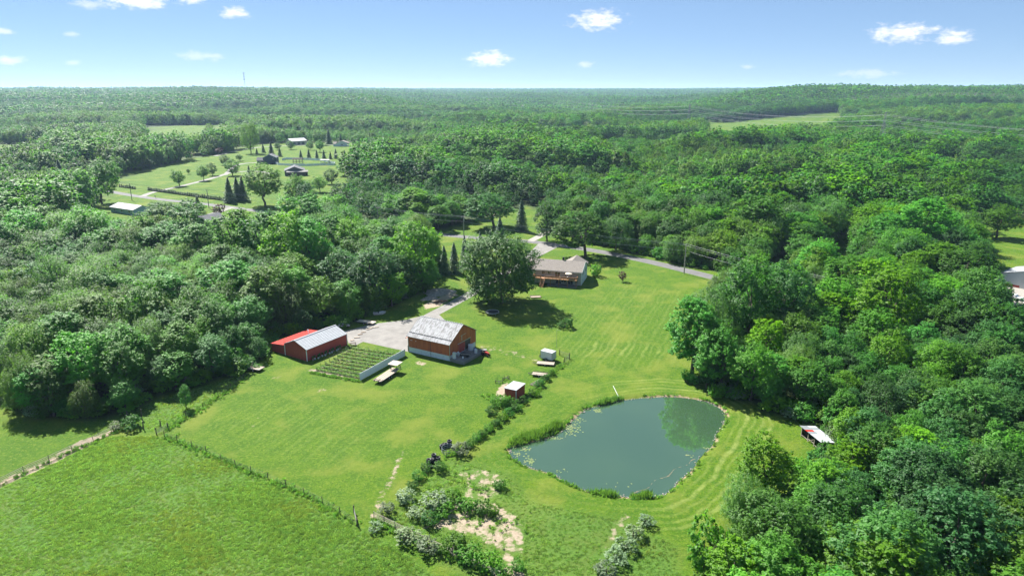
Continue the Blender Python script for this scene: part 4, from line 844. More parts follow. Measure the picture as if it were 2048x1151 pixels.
mb = MB(); mb.add([(-.25, Wd + .04, 2.8), (-.25, Wd + k + .3, 2.22), (L * .9 + .2, Wd + k + .3, 2.22), (L * .9 + .2, Wd + .04, 2.8), (-.25, Wd + .04, 2.9), (-.25, Wd + k + .3, 2.32), (L * .9 + .2, Wd + k + .3, 2.32), (L * .9 + .2, Wd + .04, 2.9)], [(0, 1, 2, 3)[::-1], (4, 5, 6, 7)[::-1], (0, 1, 5, 4), (1, 2, 6, 5), (2, 3, 7, 6)])
for i in range(14): x = -.2 + (L * .9 + .35) * i / 13; mb.beam((x, Wd + .05, 2.92), (x, Wd + k + .28, 2.34), .05, .05)
mb.build('lean_to_roof', M['red_roof'], t)
mb = MB(); mb.tube((L * .62, Wd + .8, 2.8), (L * .62, Wd + .8, 4.3), .12, .12, 8); mb.lathe([(.2, 4.25), (.2, 4.45), (.02, 4.6)], 8, 0, (L * .62, Wd + .8, 0)); mb.build('chimney', M['white_paint'], t)
mb = MB(); mb.box(L * .70, L * .70 + 2.2, -.08, -.035, .05, 2.5); mb.build('door', M['red_siding'], t)
BARN1 = t
# tools and pots leaning along the long wall
for i in range(13):
    x = 1.2 + i * (L - 4.5) / 12; q = BARN1.matrix_basis; wpt = Matrix.Translation(O) @ Matrix.Rotation(rz, 4, 'Z') @ Vector((x, -.9 + .25 * math.sin(i * 2.3), 0))
    mb = MB(); mb.lathe([(.0, 0), (.20, 0), (.27, .42), (.22, .42), (.2, .3)], 8); mb.lathe([(.03, .3), (.03, 1.0), (.0, 1.05)], 5, 1); mb.lathe([(.0, .55), (.28, .7), (.24, 1.1), (.0, 1.35)], 6, 2)
    tag(mb.build('potted_plant', [M['white_paint'] if i % 3 else M['grey_wood'], M['dark_wood'], LEAF['vine']], None, wpt), 'potted staked plant against the long wall of the pole barn' if 0 < i < 12 else 'potted plant at the %s end of the pole barn wall' % ('near' if i == 0 else 'far'), 'plant', 'potted plants along the pole barn')

# orange-red bank barn
O, rz, L, _ = frame((818, 703), (900, 722), (840, 680)); Wd = 12.6; E_, Rg, BK = 5.0, 8.5, 1.5
t = thing('bank_barn', 'rust-red barn with worn white metal roof on a white block base', 'barn', O, rz)
gable_walls(L, Wd, E_, Rg, BK, 0).build('wall', M['rust_siding'], t)
mb = MB(); mb.box(.05, L - .05, .05, Wd - .05, 0, BK - .01); mb.build('block_base', M['block'], t)
for s in (-1, 1): roof_slab(L, Wd, E_, Rg, s, .55, .35, .1, .62).build('roof', M['worn_roof'], t)
mb = MB()
for i in range(26): 
    x = .1 + i * (L - .2) / 25; y = .75; z = E_ + (Rg - E_) / (Wd / 2) * y + .18; mb.box(x - .16, x + .12, y - .07, y + .07, z - .02, z + .14)
mb.build('snow_guard_row', M['dark_metal'], t)
mb = MB()
for i in range(18): x = .3 + i * (L - .6) / 17; mb.box(x - .22, x + .16, Wd / 2 - .12, Wd / 2 + .12, Rg + .10, Rg + .20 + .05 * (i % 2))
mb.build('ridge_cap', M['steel'], t)
mb = MB(); mb.box(L + .01, L + .1, Wd * .30, Wd * .80, 3.55, 3.7); mb.build('door_track', M['steel'], t)
mb = MB(); mb.box(L + .02, L + .08, Wd * .33, Wd * .56, .9, 3.55); mb.box(L + .09, L + .13, Wd * .44, Wd * .452, .95, 3.5); mb.build('sliding_door', M['red_siding'], t)
mb = MB(); mb.box(L + .02, L + .07, Wd * .58, Wd * .78, .9, 3.5); mb.build('sliding_door', M['dark_wood'], t)
mb = MB(); mb.box(L + .01, L + .08, Wd * .42, Wd * .62, 5.5, 5.6); mb.box(L + .01, L + .05, Wd * .45, Wd * .47, 4.1, 5.5); mb.build('loft_door_track', M['steel'], t)
for x in (-.05, L + .05): MB().box(x - .08, x + .08, -.12, -.02, 0, E_ - .25).build('corner_trim', M['steel'], t)
MB().box(L - .02, L + .12, Wd + .01, Wd + .12, 0, E_ - .2).build('corner_trim', M['steel'], t)
mb = MB(); mb.tube((L * .55, -.1, 0), (L * .55, -.1, E_ - .3), .05, .05, 6); mb.build('downpipe', M['dark_metal'], t)
mb = MB(); mb.add([(-2.0, 1.0, 3.3), (-2.0, Wd * .6, 3.3), (0, Wd * .6, 4.2), (0, 1.0, 4.2), (-2.0, 1.0, 3.42), (-2.0, Wd * .6, 3.42), (0, Wd * .6, 4.32), (0, 1.0, 4.32)], [(0, 1, 2, 3), (7, 6, 5, 4), (0, 4, 5, 1), (1, 5, 6, 2), (3, 7, 4, 0)]); mb.build('awning', M['rust_siding'], t)
mb = MB(); mb.box(-.55, -.35, .2, 2.4, 0, 1.7); mb.build('lean_post_wall', M['dark_wood'], t)
for x in (.9, 1.25, 2.6): MB().lathe([(.0, 0), (.13, 0), (.13, .1), (0, .12)], 8, 0, (0, 0, 0)).build('lamp', M['white_paint'], t).location = (x, -.06, 3.6)
BM = Matrix.Translation(O) @ Matrix.Rotation(rz, 4, 'Z')
def onb(x, y, z=0): return BM @ Vector((x, y, z))
PADZ = .75; px_ = [onb(L + .02, -.0), onb(L + 4.6, -.4), onb(L + 4.9, Wd * .72), onb(L + .02, Wd * .78)]
mb = MB(); mb.prism([(p.x, p.y) for p in px_], 0, PADZ); tag(mb.build('concrete_pad', M['concrete'], None), 'raised concrete pad at the gable of the rust-red barn', 'pad')
def barrel(name, m, x, y, r, h, lab, cat='barrel'):
    mb = MB(); mb.lathe([(0, 0), (r, 0), (r, h * .3), (r * 1.05, h * .33), (r, h * .36), (r, h * .64), (r * 1.05, h * .67), (r, h * .7), (r, h), (r * .9, h * 1.01), (0, h * 1.01)], 14)
    return tag(mb.build(name, m, None, onb(x, y, PADZ), smooth=False), lab, cat)
barrel('water_tank', M['white_paint'], L + 1.2, Wd * .66, .75, 1.5, 'round white tank by the barn door', 'tank'); barrel('barrel', M['blue_plastic'], L + 2.9, Wd * .62, .35, .95, 'blue barrel between the white tank and white drum'); barrel('drum', M['white_paint'], L + 3.7, Wd * .56, .42, 1.05, 'white drum at the pad edge', 'drum')
mb = MB(); mb.box(0, .8, 0, .6, 0, 1.7); mb.box(.02, .38, -.03, 0, .05, 1.65); mb.box(.42, .78, -.03, 0, .05, 1.65); tag(mb.build('cabinet', M['white_paint'], None, onb(L + .5, .5, PADZ), rz), 'white upright cabinet at the near corner of the rust-red barn', 'cabinet')
mb = MB(); mb.lathe([(0, 0), (.3, 0), (.36, .5), (.3, .95), (.1, 1.1), (0, 1.12)], 12); tag(mb.build('propane_tank', M['white_paint'], None, onb(L + .7, 3.0, PADZ)), 'small white tank against the block wall', 'tank')
mb = MB(); mb.lathe([(0, 0), (.2, 0), (.24, .45), (.05, .6), (0, .6)], 10); tag(mb.build('bucket', M['white_paint'], None, onb(L + 2.9, 1.9, PADZ)), 'white bucket below the utility cart', 'bucket')
t = thing('utility_cart', 'dark low utility cart with wooden bed on the concrete pad', 'cart', onb(L + 1.7, 2.3, PADZ), rz + .35)
mb = MB(); mb.box(0, 2.6, 0, 1.2, .5, .58); mb.build('bed', M['grey_wood'], t); mb = MB(); mb.box(-.05, 2.65, -.05, 0, .45, .8); mb.box(-.05, 2.65, 1.2, 1.25, .45, .8); mb.build('rail', M['dark_metal'], t)
for x in (.5, 2.1):
    for y in (-.12, 1.32): MB().torus((x, y, .3), (0, 1, 0), .21, .09).build('wheel', M['rubber'], t)
def tractor(name, loc, rz, s, m, lab):
    t = thing(name, lab, 'tractor', loc, rz); t.scale = (s, s, s)
    mb = MB(); mb.prism([(0, -.3), (1.5, -.26), (1.6, -.15), (1.6, .15), (1.5, .26), (0, .3)], .7, 1.2); mb.box(-.5, .1, -.35, .35, .6, .95); mb.build('hood', m, t)
    mb = MB(); mb.box(-.55, -.2, -.28, .28, .95, 1.05); mb.box(-.6, -.5, -.28, .28, .95, 1.45); mb.build('seat', M['rubber'], t)
    for y in (-.62, .62): mb = MB(); mb.torus((-.4, y, .65), (0, 1, 0), .48, .19); mb.build('rear_wheel', M['rubber'], t)
    for y in (-.5, .5): mb = MB(); mb.torus((1.3, y, .36), (0, 1, 0), .25, .12); mb.build('front_wheel', M['rubber'], t)
    mb = MB(); mb.tube((.15, 0, 1.15), (-.1, 0, 1.5), .03); mb.torus((-.12, 0, 1.52), (-.4, 0, 1), .17, .025, 12, 5); mb.build('steering_wheel', M['dark_metal'], t)
    mb = MB(); mb.tube((1.0, .1, 1.2), (1.0, .1, 1.75), .04); mb.build('exhaust', M['dark_metal'], t); return t
tractor('tractor', onb(L + 6.0, Wd * .66), rz - .3, .95, M['red_paint'], 'small red tractor beside the concrete pad')
t = thing('implement', 'rusty tractor implement on the pad behind the drums', 'implement', onb(L + 4.1, Wd * .68, PADZ), rz + .6)
mb = MB(); mb.beam((0, 0, .8), (1.8, 0, .8), .12, .12); mb.beam((.9, 0, .8), (.9, -1, .5), .1, .1); mb.build('frame', M['dark_metal'], t)
for i in range(5): MB().lathe([(0, 0), (.32, .05), (.30, .1), (0, .12)], 10).build('disc', M['steel'], t).location = (.2 + i * .35, .1, .35)

# small red shed
O, rz, L, Wd = frame((1032, 802), (1055, 782), (1014, 795)); L, Wd = 4.7, 3.0
t = thing('shed', 'small red shed with flat white roof above the pond', 'shed', O, rz)
mb = MB(); V = [(0, 0, 0), (L, 0, 0), (L, Wd, 0), (0, Wd, 0), (0, 0, 2.75), (L, 0, 2.55), (L, Wd, 2.55), (0, Wd, 2.75)]; mb.add(V, [(3, 2, 1, 0), (0, 1, 5, 4), (1, 2, 6, 5), (2, 3, 7, 6), (3, 0, 4, 7), (4, 5, 6, 7)])
for i in range(1, 12): x = i * L / 12; mb.box(x - .03, x + .03, -.025, 0, .02, 2.5)
for i in range(1, 8): y = i * Wd / 8; mb.box(-.025, 0, y - .03, y + .03, .02, 2.68)
mb.build('wall', M['red_siding'], t)
mb = MB(); mb.add([(-.15, -.15, 2.77), (L + .15, -.15, 2.56), (L + .15, Wd + .15, 2.56), (-.15, Wd + .15, 2.77), (-.15, -.15, 2.87), (L + .15, -.15, 2.66), (L + .15, Wd + .15, 2.66), (-.15, Wd + .15, 2.87)], [(3, 2, 1, 0), (4, 5, 6, 7), (0, 1, 5, 4), (1, 2, 6, 5), (2, 3, 7, 6), (3, 0, 4, 7)])
for i in range(1, 8): x = i * L / 8; mb.beam((x, -.13, 2.87 - .21 * x / L), (x, Wd + .13, 2.87 - .21 * x / L), .04, .04)
mb.build('roof', M['white_roof'], t); MB().box(-.1, .06, -.1, .06, 0, 2.72).build('corner_trim', M['white_paint'], t)
mb = MB(); mb.box(-.06, -.03, .7, 2.2, .02, 2.2); mb.build('door', M['red_siding'], t)

# house with deck
O, rz, L, _ = frame((1045, 562), (1162, 571), (1060, 545)); Wd = 12.5; E_, Rg = 5.2, 7.6
t = thing('house', 'tan ranch house with brown shingle roof and wooden deck over a walkout', 'house', O, rz)
mb = gable_walls(L, Wd, E_, Rg)
for i in range(1, int(L / .6)): x = i * .6; mb.box(x - .02, x + .02, -.015, 0, .05, E_ - .3)
mb.build('wall', M['tan_siding'], t)
mb = MB(); mb.add([(L + .004, 0, 0), (L + .004, Wd, 0), (L + .004, Wd, E_), (L + .004, Wd / 2, Rg - .02), (L + .004, 0, E_)], [(0, 1, 2, 3, 4)])
for i in range(1, 24): z = i * .22; mb.box(L + .005, L + .02, .02, Wd - .02, z - .012, z + .012)
mb.build('gable_siding', M['pale_siding'], t)
for s in (-1, 1): roof_slab(L, Wd, E_, Rg, s, .5, .35, .14, 0).build('roof', M['shingle'], t)
mb = MB()
for s in (0, 1): mb.beam((L + .37, -.55 if s == 0 else Wd + .55, E_ - .18), (L + .37, Wd / 2, Rg + .1), .06, .24)
mb.build('fascia', M['white_paint'], t)
mb = MB(); mb.box(-.3, L + .3, -.62, -.5, E_ - .32, E_ - .16); mb.build('gutter', M['white_paint'], t)
mb = MB(); mb.box(L - .06, L + .06, -.06, .06, 0, E_ - .2); mb.build('corner_trim', M['pale_siding'], t)
mb = MB(); gx0, gw = L * .60, 8.5
V = [(gx0, Wd * .5, E_), (gx0, Wd + 3.5, E_), (gx0 + gw, Wd + 3.5, E_), (gx0 + gw, Wd * .5, E_), (gx0, Wd * .7, 0), (gx0, Wd + 3.4, 0), (gx0 + gw, Wd + 3.4, 0), (gx0 + gw, Wd * .7, 0)]
mb.box(gx0 + .2, gx0 + gw - .2, Wd + .02, Wd + 3.4, 0, E_ - .1); mb.build('garage_wing', M['tan_siding'], t)
mb = MB(); rr = Rg + .15; mb.add([(gx0 - .4, Wd * .72, E_ - .1), (gx0 - .4, Wd + 3.8, E_ - .1), (gx0 + gw / 2, Wd + 3.8, rr), (gx0 + gw / 2, Wd * .45, rr), (gx0 + gw + .4, Wd * .72, E_ - .1), (gx0 + gw + .4, Wd + 3.8, E_ - .1)], [(0, 3, 2, 1), (3, 4, 5, 2), (1, 2, 5), (0, 4, 3)])
mb.build('wing_roof', M['shingle'], t)
mb = MB(); mb.box(L * .62, L * .62 + .7, Wd * .5, Wd * .5 + .7, Rg - .3, Rg + 1.1); mb.box(L * .62 + .1, L * .62 + .6, Wd * .5 + .1, Wd * .5 + .6, Rg + 1.1, Rg + 1.25); mb.build('chimney', M['dark_metal'], t)
for x in (L * .36, L * .46): window(t, (x, 0, 4.1), '-y', 1.1, 1.2, M['white_paint'])
window(t, (L * .60, 0, 3.75), '-y', 1.9, 2.1, M['white_paint'], 'patio_door')
for x in (L * .68, L * .73, L * .92): window(t, (x, 0, 1.5), '-y', 1.0, 1.25, M['white_paint'])
window(t, (L * .62, 0, 1.25), '-y', 1.9, 2.1, M['white_paint'], 'patio_door'); window(t, (L * .82, 0, 1.25), '-y', 1.9, 2.1, M['white_paint'], 'patio_door')
for y in (Wd * .27, Wd * .80): window(t, (L + .022, y, 4.0), '+x', .95, 1.25, M['white_paint'], shutters=M['grey_siding'])
window(t, (L + .022, Wd * .68, 4.0), '+x', .7, 1.25, M['white_paint'])
for y in (Wd * .25, Wd * .72): mb = MB(); mb.box(L + .022, L + .06, y - .2, y + .2, 1.4, 1.7); mb.build('vent', M['dark_metal'], t)
HM = Matrix.Translation(O) @ Matrix.Rotation(rz, 4, 'Z')
# the deck is fixed to the house: its boards, posts, rails and stair
d = MB(); d0, d1, dz, dd = L * .22, L * .95, 2.75, 3.4; d.box(d0, d1, -dd, -.02, dz - .22, dz - .06); dk = d.build('deck', M['deck'], t)
nb = int(dd / .28)
bme = mesh('deck_board', [(d0, 0, dz - .058), (d1, 0, dz - .058), (d1, .26, dz - .058), (d0, .26, dz - .058), (d0, 0, dz - .02), (d1, 0, dz - .02), (d1, .26, dz - .02), (d0, .26, dz - .02)], [(3, 2, 1, 0), (4, 5, 6, 7), (0, 1, 5, 4), (1, 2, 6, 5), (2, 3, 7, 6), (3, 0, 4, 7)], M['deck'])
for i in range(nb): obj('board', bme, dk, (0, -dd + i * .28, 0))
for i in range(6): x = d0 + .15 + (d1 - d0 - .3) * i / 5; mb = MB(); mb.box(x - .1, x + .1, -dd + .02, -dd + .22, 0, dz - .23); mb.build('post', M['deck'], dk)
def railing(mb, a, b):
    a = Vector(a); b = Vector(b); n = max(2, int((b - a).length / .14)); mb.beam(a + Vector((0, 0, 1.0)), b + Vector((0, 0, 1.0)), .14, .06); mb.beam(a + Vector((0, 0, .12)), b + Vector((0, 0, .12)), .06, .06)
    for i in range(n + 1): q = a.lerp(b, i / n); mb.beam(q, q + Vector((0, 0, .98)), .05 if i % 10 else .12, .05 if i % 10 else .12)
for a, b in (((d0 + 4.6, -dd, dz), (d1 - .9, -dd, dz)), ((d1 - .9, -dd, dz), (d1, -dd + .9, dz)), ((d1, -dd + .9, dz), (d1, -.1, dz)), ((d0, -dd, dz), (d0 + 3.2, -dd, dz)), ((d0, -dd, dz), (d0, -.1, dz))): mb = MB(); railing(mb, a, b); mb.build('railing', M['deck'], dk)
mb = MB(); sx0 = d0 + 3.3
for i in range(10): mb.box(sx0, sx0 + 1.2, -dd - .28 * (i + 1), -dd - .28 * i + .04, dz - .27 * (i + 1) - .05, dz - .27 * (i + 1))
for x in (sx0 - .06, sx0 + 1.26): mb.beam((x, -dd, dz - .15), (x, -dd - 2.85, .05), .08, .3); mb.beam((x, -dd, dz + .9), (x, -dd - 2.85, 1.0), .08, .1); mb.beam((x, -dd - 2.8, 0), (x, -dd - 2.8, 1.05), .1, .1); mb.beam((x, -dd - 1.4, 1.2), (x, -dd - 1.4, 2.4), .08, .08)
mb.build('stair', M['deck'], dk)
mb = MB(); mb.box(L * .45, L * .95, -3.9, -.02, .0, .08); tag(mb.build('patio', M['concrete'], None, O, rz), 'concrete patio slab under the deck', kind='structure')
t = thing('patio_umbrella', 'tan umbrella over the table on the house deck', 'umbrella', HM @ Vector((L * .80, -1.5, dz)))
mb = MB(); mb.tube((0, 0, 0), (0, 0, 2.3), .03); mb.build('pole', M['white_paint'], t)
mb = MB(); mb.add([(0, 0, 2.45)] + [(1.35 * math.cos(i * math.pi / 4), 1.35 * math.sin(i * math.pi / 4), 1.95) for i in range(8)], [(0, i + 1, (i + 1) % 8 + 1) for i in range(8)]); mb.build('canopy', M['tan_cloth'], t)
t = thing('patio_table', 'round white table under the tan umbrella on the deck', 'table', HM @ Vector((L * .80, -1.5, dz))); mb = MB(); mb.lathe([(.04, 0), (.04, .68), (.0, .68)], 6); mb.build('leg', M['steel'], t); mb = MB(); mb.lathe([(0, .68), (.6, .68), (.6, .73), (.04, .73)], 14); mb.build('top', M['white_paint'], t)
for i, (x, y, r_) in enumerate(((L * .74, -1.4, 0.), (L * .86, -1.6, 3.1), (L * .66, -2.2, 1.6))):
    t = thing('deck_chair', ['pale chair left of the umbrella on the deck', 'pale chair right of the umbrella on the deck', 'pale chair by the deck stair'][i], 'chair', HM @ Vector((x, y, dz)), rz + r_, 'chairs on the deck')
    mb = MB(); mb.box(-.27, .27, -.27, .27, .40, .45); mb.build('seat', M['tan_cloth'], t); mb = MB(); mb.box(-.30, -.25, -.27, .27, .45, 1.0); mb.build('backrest', M['tan_cloth'], t)
    for a in (-.25, .25):
        for b in (-.25, .25): MB().box(a - .02, a + .02, b - .02, b + .02, 0, .4).build('leg', M['dark_metal'], t)

# open run-in shed at the wood edge
O, rz, L, _ = frame((1601, 871), (1638, 901), (1625, 860)); rz = math.atan2((P(1638, 901) - P(1601, 871)).y, (P(1638, 901) - P(1601, 871)).x); L = 6.6; Wd = 3.0
t = thing('run_in_shed', 'low open-fronted animal shed with patched white metal roof beside the pond', 'shed', O, rz)
for x in (.1, L * .36, L * .68, L - .1): mb = MB(); mb.box(x - .07, x + .07, 0, .14, 0, 2.1); mb.build('post', M['grey_wood'], t)
mb = MB(); mb.box(0, L, Wd - .06, Wd, 0, 1.7); mb.box(0, .06, .14, Wd - .06, 0, 1.9); mb.box(L - .06, L, .14, Wd - .06, 0, 1.9); mb.build('wall', M['dark_wood'], t)
for i, m in enumerate(('steel', 'steel', 'red_roof', 'steel', 'white_roof', 'white_roof', 'white_roof', 'white_roof')):
    for j in range(2):
        x0 = -.3 + i * (L + .6) / 8; y0 = -.35 + j * (Wd + .7) / 2; z0 = 2.28 - j * .25 + .02 * ((i + j) % 2); mb = MB(); w_ = (L + .6) / 8 + .04; mb.add([(x0, y0, z0), (x0 + w_, y0, z0), (x0 + w_, y0 + (Wd + .7) / 2 + .1, z0 - .26), (x0, y0 + (Wd + .7) / 2 + .1, z0 - .26)] + [(x0, y0, z0 + .03), (x0 + w_, y0, z0 + .03), (x0 + w_, y0 + (Wd + .7) / 2 + .1, z0 - .23), (x0, y0 + (Wd + .7) / 2 + .1, z0 - .23)], [(3, 2, 1, 0), (4, 5, 6, 7), (0, 1, 5, 4), (1, 2, 6, 5), (2, 3, 7, 6), (3, 0, 4, 7)]); mb.build('roof_sheet', M[m if j == 0 else ('white_roof' if i != 1 else 'steel')], t)
for i in range(3): mb = MB(); mb.beam((L * (.02 + .33 * i), .05, .35 + .3 * (i % 2)), (L * (.02 + .33 * (i + 1)), .05, .35 + .3 * (i % 2)), .05, .12); mb.build('rail', M['grey_wood'], t)
mb = MB(); mb.beam((L * .36, .02, .1), (L * .68, .02, 1.6), .05, .1); mb.build('brace', M['grey_wood'], t)

# white metal barn at the right edge, with a pickup
A, B_ = P(1994, 567), P(2044, 577); rz = math.atan2((B_ - A).y, (B_ - A).x); 
t = thing('metal_barn', 'white metal barn with grey roof and maroon skirt at the right edge', 'barn', A, rz)
# the ridge runs away from the viewer: gable walls stand across the own x axis
def gable_y(W_, D_, e, r, mb):
    mb.add([(0, 0, 0), (W_, 0, 0), (W_, D_, 0), (0, D_, 0), (0, 0, e), (W_, 0, e), (W_, D_, e), (0, D_, e), (W_ / 2, 0, r), (W_ / 2, D_, r)], [(0, 1, 5, 8, 4), (1, 2, 6, 5), (2, 3, 7, 9, 6), (3, 0, 4, 7), (3, 2, 1, 0)]); return mb
gable_y(17, 16, 4.2, 6.6, MB()).build('wall', M['pale_siding'], t)
mb = MB(); mb.box(-.03, 7.2, -.03, -.001, 0, .9); mb.box(-.03, -.001, 0, 16, 0, .9); mb.build('skirt', M['red_siding'], t)
for s in (0, 1):
    mb = MB(); x0 = -.4 if s == 0 else 17.4; mb.add([(x0, -.3, 4.08), (8.5, -.3, 6.62), (8.5, 16.3, 6.62), (x0, 16.3, 4.08), (x0, -.3, 4.2), (8.5, -.3, 6.74), (8.5, 16.3, 6.74), (x0, 16.3, 4.2)], [(0, 1, 2, 3), (4, 5, 6, 7), (0, 1, 5, 4), (3, 2, 6, 7), (0, 3, 7, 4)])
    for i in range(18): y = -.28 + 16.5 * i / 17; mb.beam((x0, y, 4.22), (8.5, y, 6.76), .05, .05)
    mb.build('roof', M['white_roof'], t)
mb = MB(); mb.box(7.4, 11.6, -.05, -.002, .02, 3.4)
for i in range(1, 6): mb.box(7.42, 11.58, -.07, -.05, i * .56 - .02, i * .56 + .02)
mb.build('garage_door', M['white_paint'], t)
def car(name, loc, rz, m, lab, cat, truck=False, s=1.0):
    t = thing(name, lab, cat, loc, rz); t.scale = (s, s, s)
    prof = [(-2.6, .45), (-2.6, 1.0), (-.7, 1.02), (-.55, 1.65), (.75, 1.68), (1.25, 1.1), (2.45, .98), (2.6, .5)] if truck else [(-2.2, .4), (-2.2, .95), (-1.7, 1.4), (.5, 1.42), (1.1, .98), (2.1, .85), (2.2, .45)]
    n = len(prof); mb = MB(); V = [(x, -.9, z) for x, z in prof] + [(x, .9, z) for x, z in prof]; V = [(x, y * (.86 if z > 1.2 else 1), z) for x, y, z in V]
    mb.add(V, [tuple(range(n)), tuple(range(2 * n - 1, n - 1, -1))] + [(i, i + n, (i + 1) % n + n, (i + 1) % n) for i in range(n)]); mb.build('body', m, t)
    for x in ((-1.7, 1.6) if truck else (-1.35, 1.35)):
        for y in (-.86, .86): MB().torus((x, y, .36), (0, 1, 0), .25, .12, 12, 6).build('wheel', M['rubber'], t)
    mb = MB(); a, b = ((-.45, .7) if truck else (-1.4, .45)); mb.box(a, b, -.83, -.79, 1.12, 1.5); mb.box(a, b, .79, .83, 1.12, 1.5); mb.build('side_window', M['glass'], t)
    mb = MB(); q = (.78, 1.60, 1.22, 1.13) if truck else (.53, 1.38, 1.05, 1.0); mb.add([(q[0], -.74, q[1]), (q[2], -.8, q[3]), (q[2], .8, q[3]), (q[0], .74, q[1])], [(0, 1, 2, 3)]); o = mb.build('windscreen', M['glass'], t); o.location = (.02, 0, .02)
    for y in (-.65, .65): MB().box((2.5 if truck else 2.1), (2.63 if truck else 2.22), y - .15, y + .15, .68, .85).build('headlight', M['white_paint'], t)
    return t
car('pickup_truck', P(2028, 597), 2.0, M['white_paint'], 'white pickup on the gravel by the white metal barn', 'truck', True)
car('parked_car', P(686, 655), .6, M['white_paint'], 'white car in the shade behind the long pole barn', 'car', s=.9)

# ------------------------------------------------------------------ far buildings
def far_gable(name, lab, o, b, depth, e, r, wm, rm, cat='house', wins=0, parts=()):
    O, B_ = P(*o), P(*b); x = B_ - O; L = x.length; rz = math.atan2(x.y, x.x); t = thing(name, lab, cat, O, rz)
    gable_walls(L, depth, e, r).build('wall', wm, t)
    for s in (-1, 1): roof_slab(L, depth, e, r, s, .5, .4, .15, 0).build('roof', rm, t)
    for i in range(wins): window(t, (L * (i + .6) / (wins + .2), 0, e * .55), '-y', 1.3, 1.2, M['white_paint'])
    return t, L
def far_gable_front(name, lab, o, w, depth, e, r, wm, rm, cat='house', turn=0.0):
    """gable end towards the viewer"""
    O = P(*o); t = thing(name, lab, cat, O, turn); gable_y(w, depth, e, r, MB()).build('wall', wm, t)
    for s in (0, 1):
        mb = MB(); x0 = -.5 if s == 0 else w + .5; k = (r - e) / (w / 2) * .5; mb.add([(x0, -.4, e - k), (w / 2, -.4, r), (w / 2, depth + .4, r), (x0, depth + .4, e - k), (x0, -.4, e - k + .2), (w / 2, -.4, r + .2), (w / 2, depth + .4, r + .2), (x0, depth + .4, e - k + .2)], [(0, 1, 2, 3), (4, 5, 6, 7), (0, 1, 5, 4), (3, 2, 6, 7), (0, 3, 7, 4)]); mb.build('roof', rm, t)
    return t
t = far_gable_front('house', 'dark blue two-storey house with porch on the far lawn', (527, 328), 12.5, 11, 6.3, 9.2, M['blue_siding'], M['grey_shingle'], turn=.12)
window(t, (9.8, 0, 5.0), '-y', 1.3, 1.5, M['white_paint']); mb = MB(); mb.box(.1, 12.4, -1.4, -.02, 3.0, 3.25); mb.build('porch_roof', M['blue_siding'], t)
mb = MB(); mb.box(-6.5, -.05, 2, 10, 0, 3.3); mb.add([(-7, 1.5, 3.2), (0, 1.5, 3.2), (0, 6, 6), (-7, 6, 6), (0, 10.5, 3.2), (-7, 10.5, 3.2)], [(0, 1, 2, 3), (3, 2, 4, 5), (0, 3, 5)], 1); mb.build('side_wing', [M['blue_siding'], M['grey_shingle']], t)
mb = MB(); mb.beam((-.4, -.5, 6.05), (6.25, -.5, 9.3), .3, .4); mb.beam((12.9, -.5, 6.05), (6.25, -.5, 9.3), .3, .4); mb.build('gable_trim', M['pale_siding'], t)
t = far_gable_front('garage', 'dark grey outbuilding with lean-to roof below the blue house', (570, 352), 16, 18, 4.2, 7.4, M['grey_siding'], M['grey_shingle'], 'garage', turn=.28)
mb = MB(); mb.add([(1.5, -4, 3.2), (19, -4, 3.2), (19, 0, 4.3), (1.5, 0, 4.3), (1.5, -4, 3.45), (19, -4, 3.45), (19, 0, 4.55), (1.5, 0, 4.55)], [(3, 2, 1, 0), (4, 5, 6, 7), (0, 1, 5, 4), (1, 2, 6, 5), (3, 0, 4, 7)]); mb.build('lean_to_roof', M['concrete'], t)
mb = MB(); mb.box(2, 18.6, -3.8, -3.6, 0, 3.2); mb.box(18.4, 18.6, -3.6, 0, 0, 3.3); mb.build('lean_to_wall', M['dark_wood'], t)
t, L_ = far_gable('pole_barn', 'far grey barn with pale roof below the wood', (583, 291), (614, 289), 14, 5.4, 8.2, M['tan_siding'], M['white_paint'], 'barn')
for i in range(3): mb = MB(); mb.box(L_ * (.12 + .28 * i), L_ * (.12 + .28 * i) + 3.4, -.08, -.01, .1, 3.8); mb.build('door', M['grey_siding'], t)
t = far_gable_front('house', 'far pale ranch house with brown roof right of the grey barn', (673, 293), 15, 12, 4.2, 7.0, M['pale_siding'], M['shingle'], turn=.1)
window(t, (7, 0, 2.2), '-y', 1.6, 1.4, M['white_paint']); mb = MB(); mb.box(-4, -.05, 1, 10, 0, 3.4); mb.add([(-4.5, .5, 3.3), (0, .5, 3.3), (0, 5.5, 5.6), (-4.5, 5.5, 5.6), (0, 10.5, 3.3), (-4.5, 10.5, 3.3)], [(0, 1, 2, 3), (3, 2, 4, 5), (0, 3, 5)], 1); mb.build('side_wing', [M['pale_siding'], M['shingle']], t)
t, L_ = far_gable('house', 'pale blue cottage with white roof beside the far road', (222, 424), (268, 431), 11, 3.2, 5.0, plain('pale_blue_siding', (.38, .52, .60), .7), M['white_roof'], wins=3)
t, L_ = far_gable('house', 'grey-roofed house half hidden behind the left wood', (412, 455), (452, 447), 10, 3.4, 5.6, M['tan_siding'], M['grey_shingle'], wins=2)
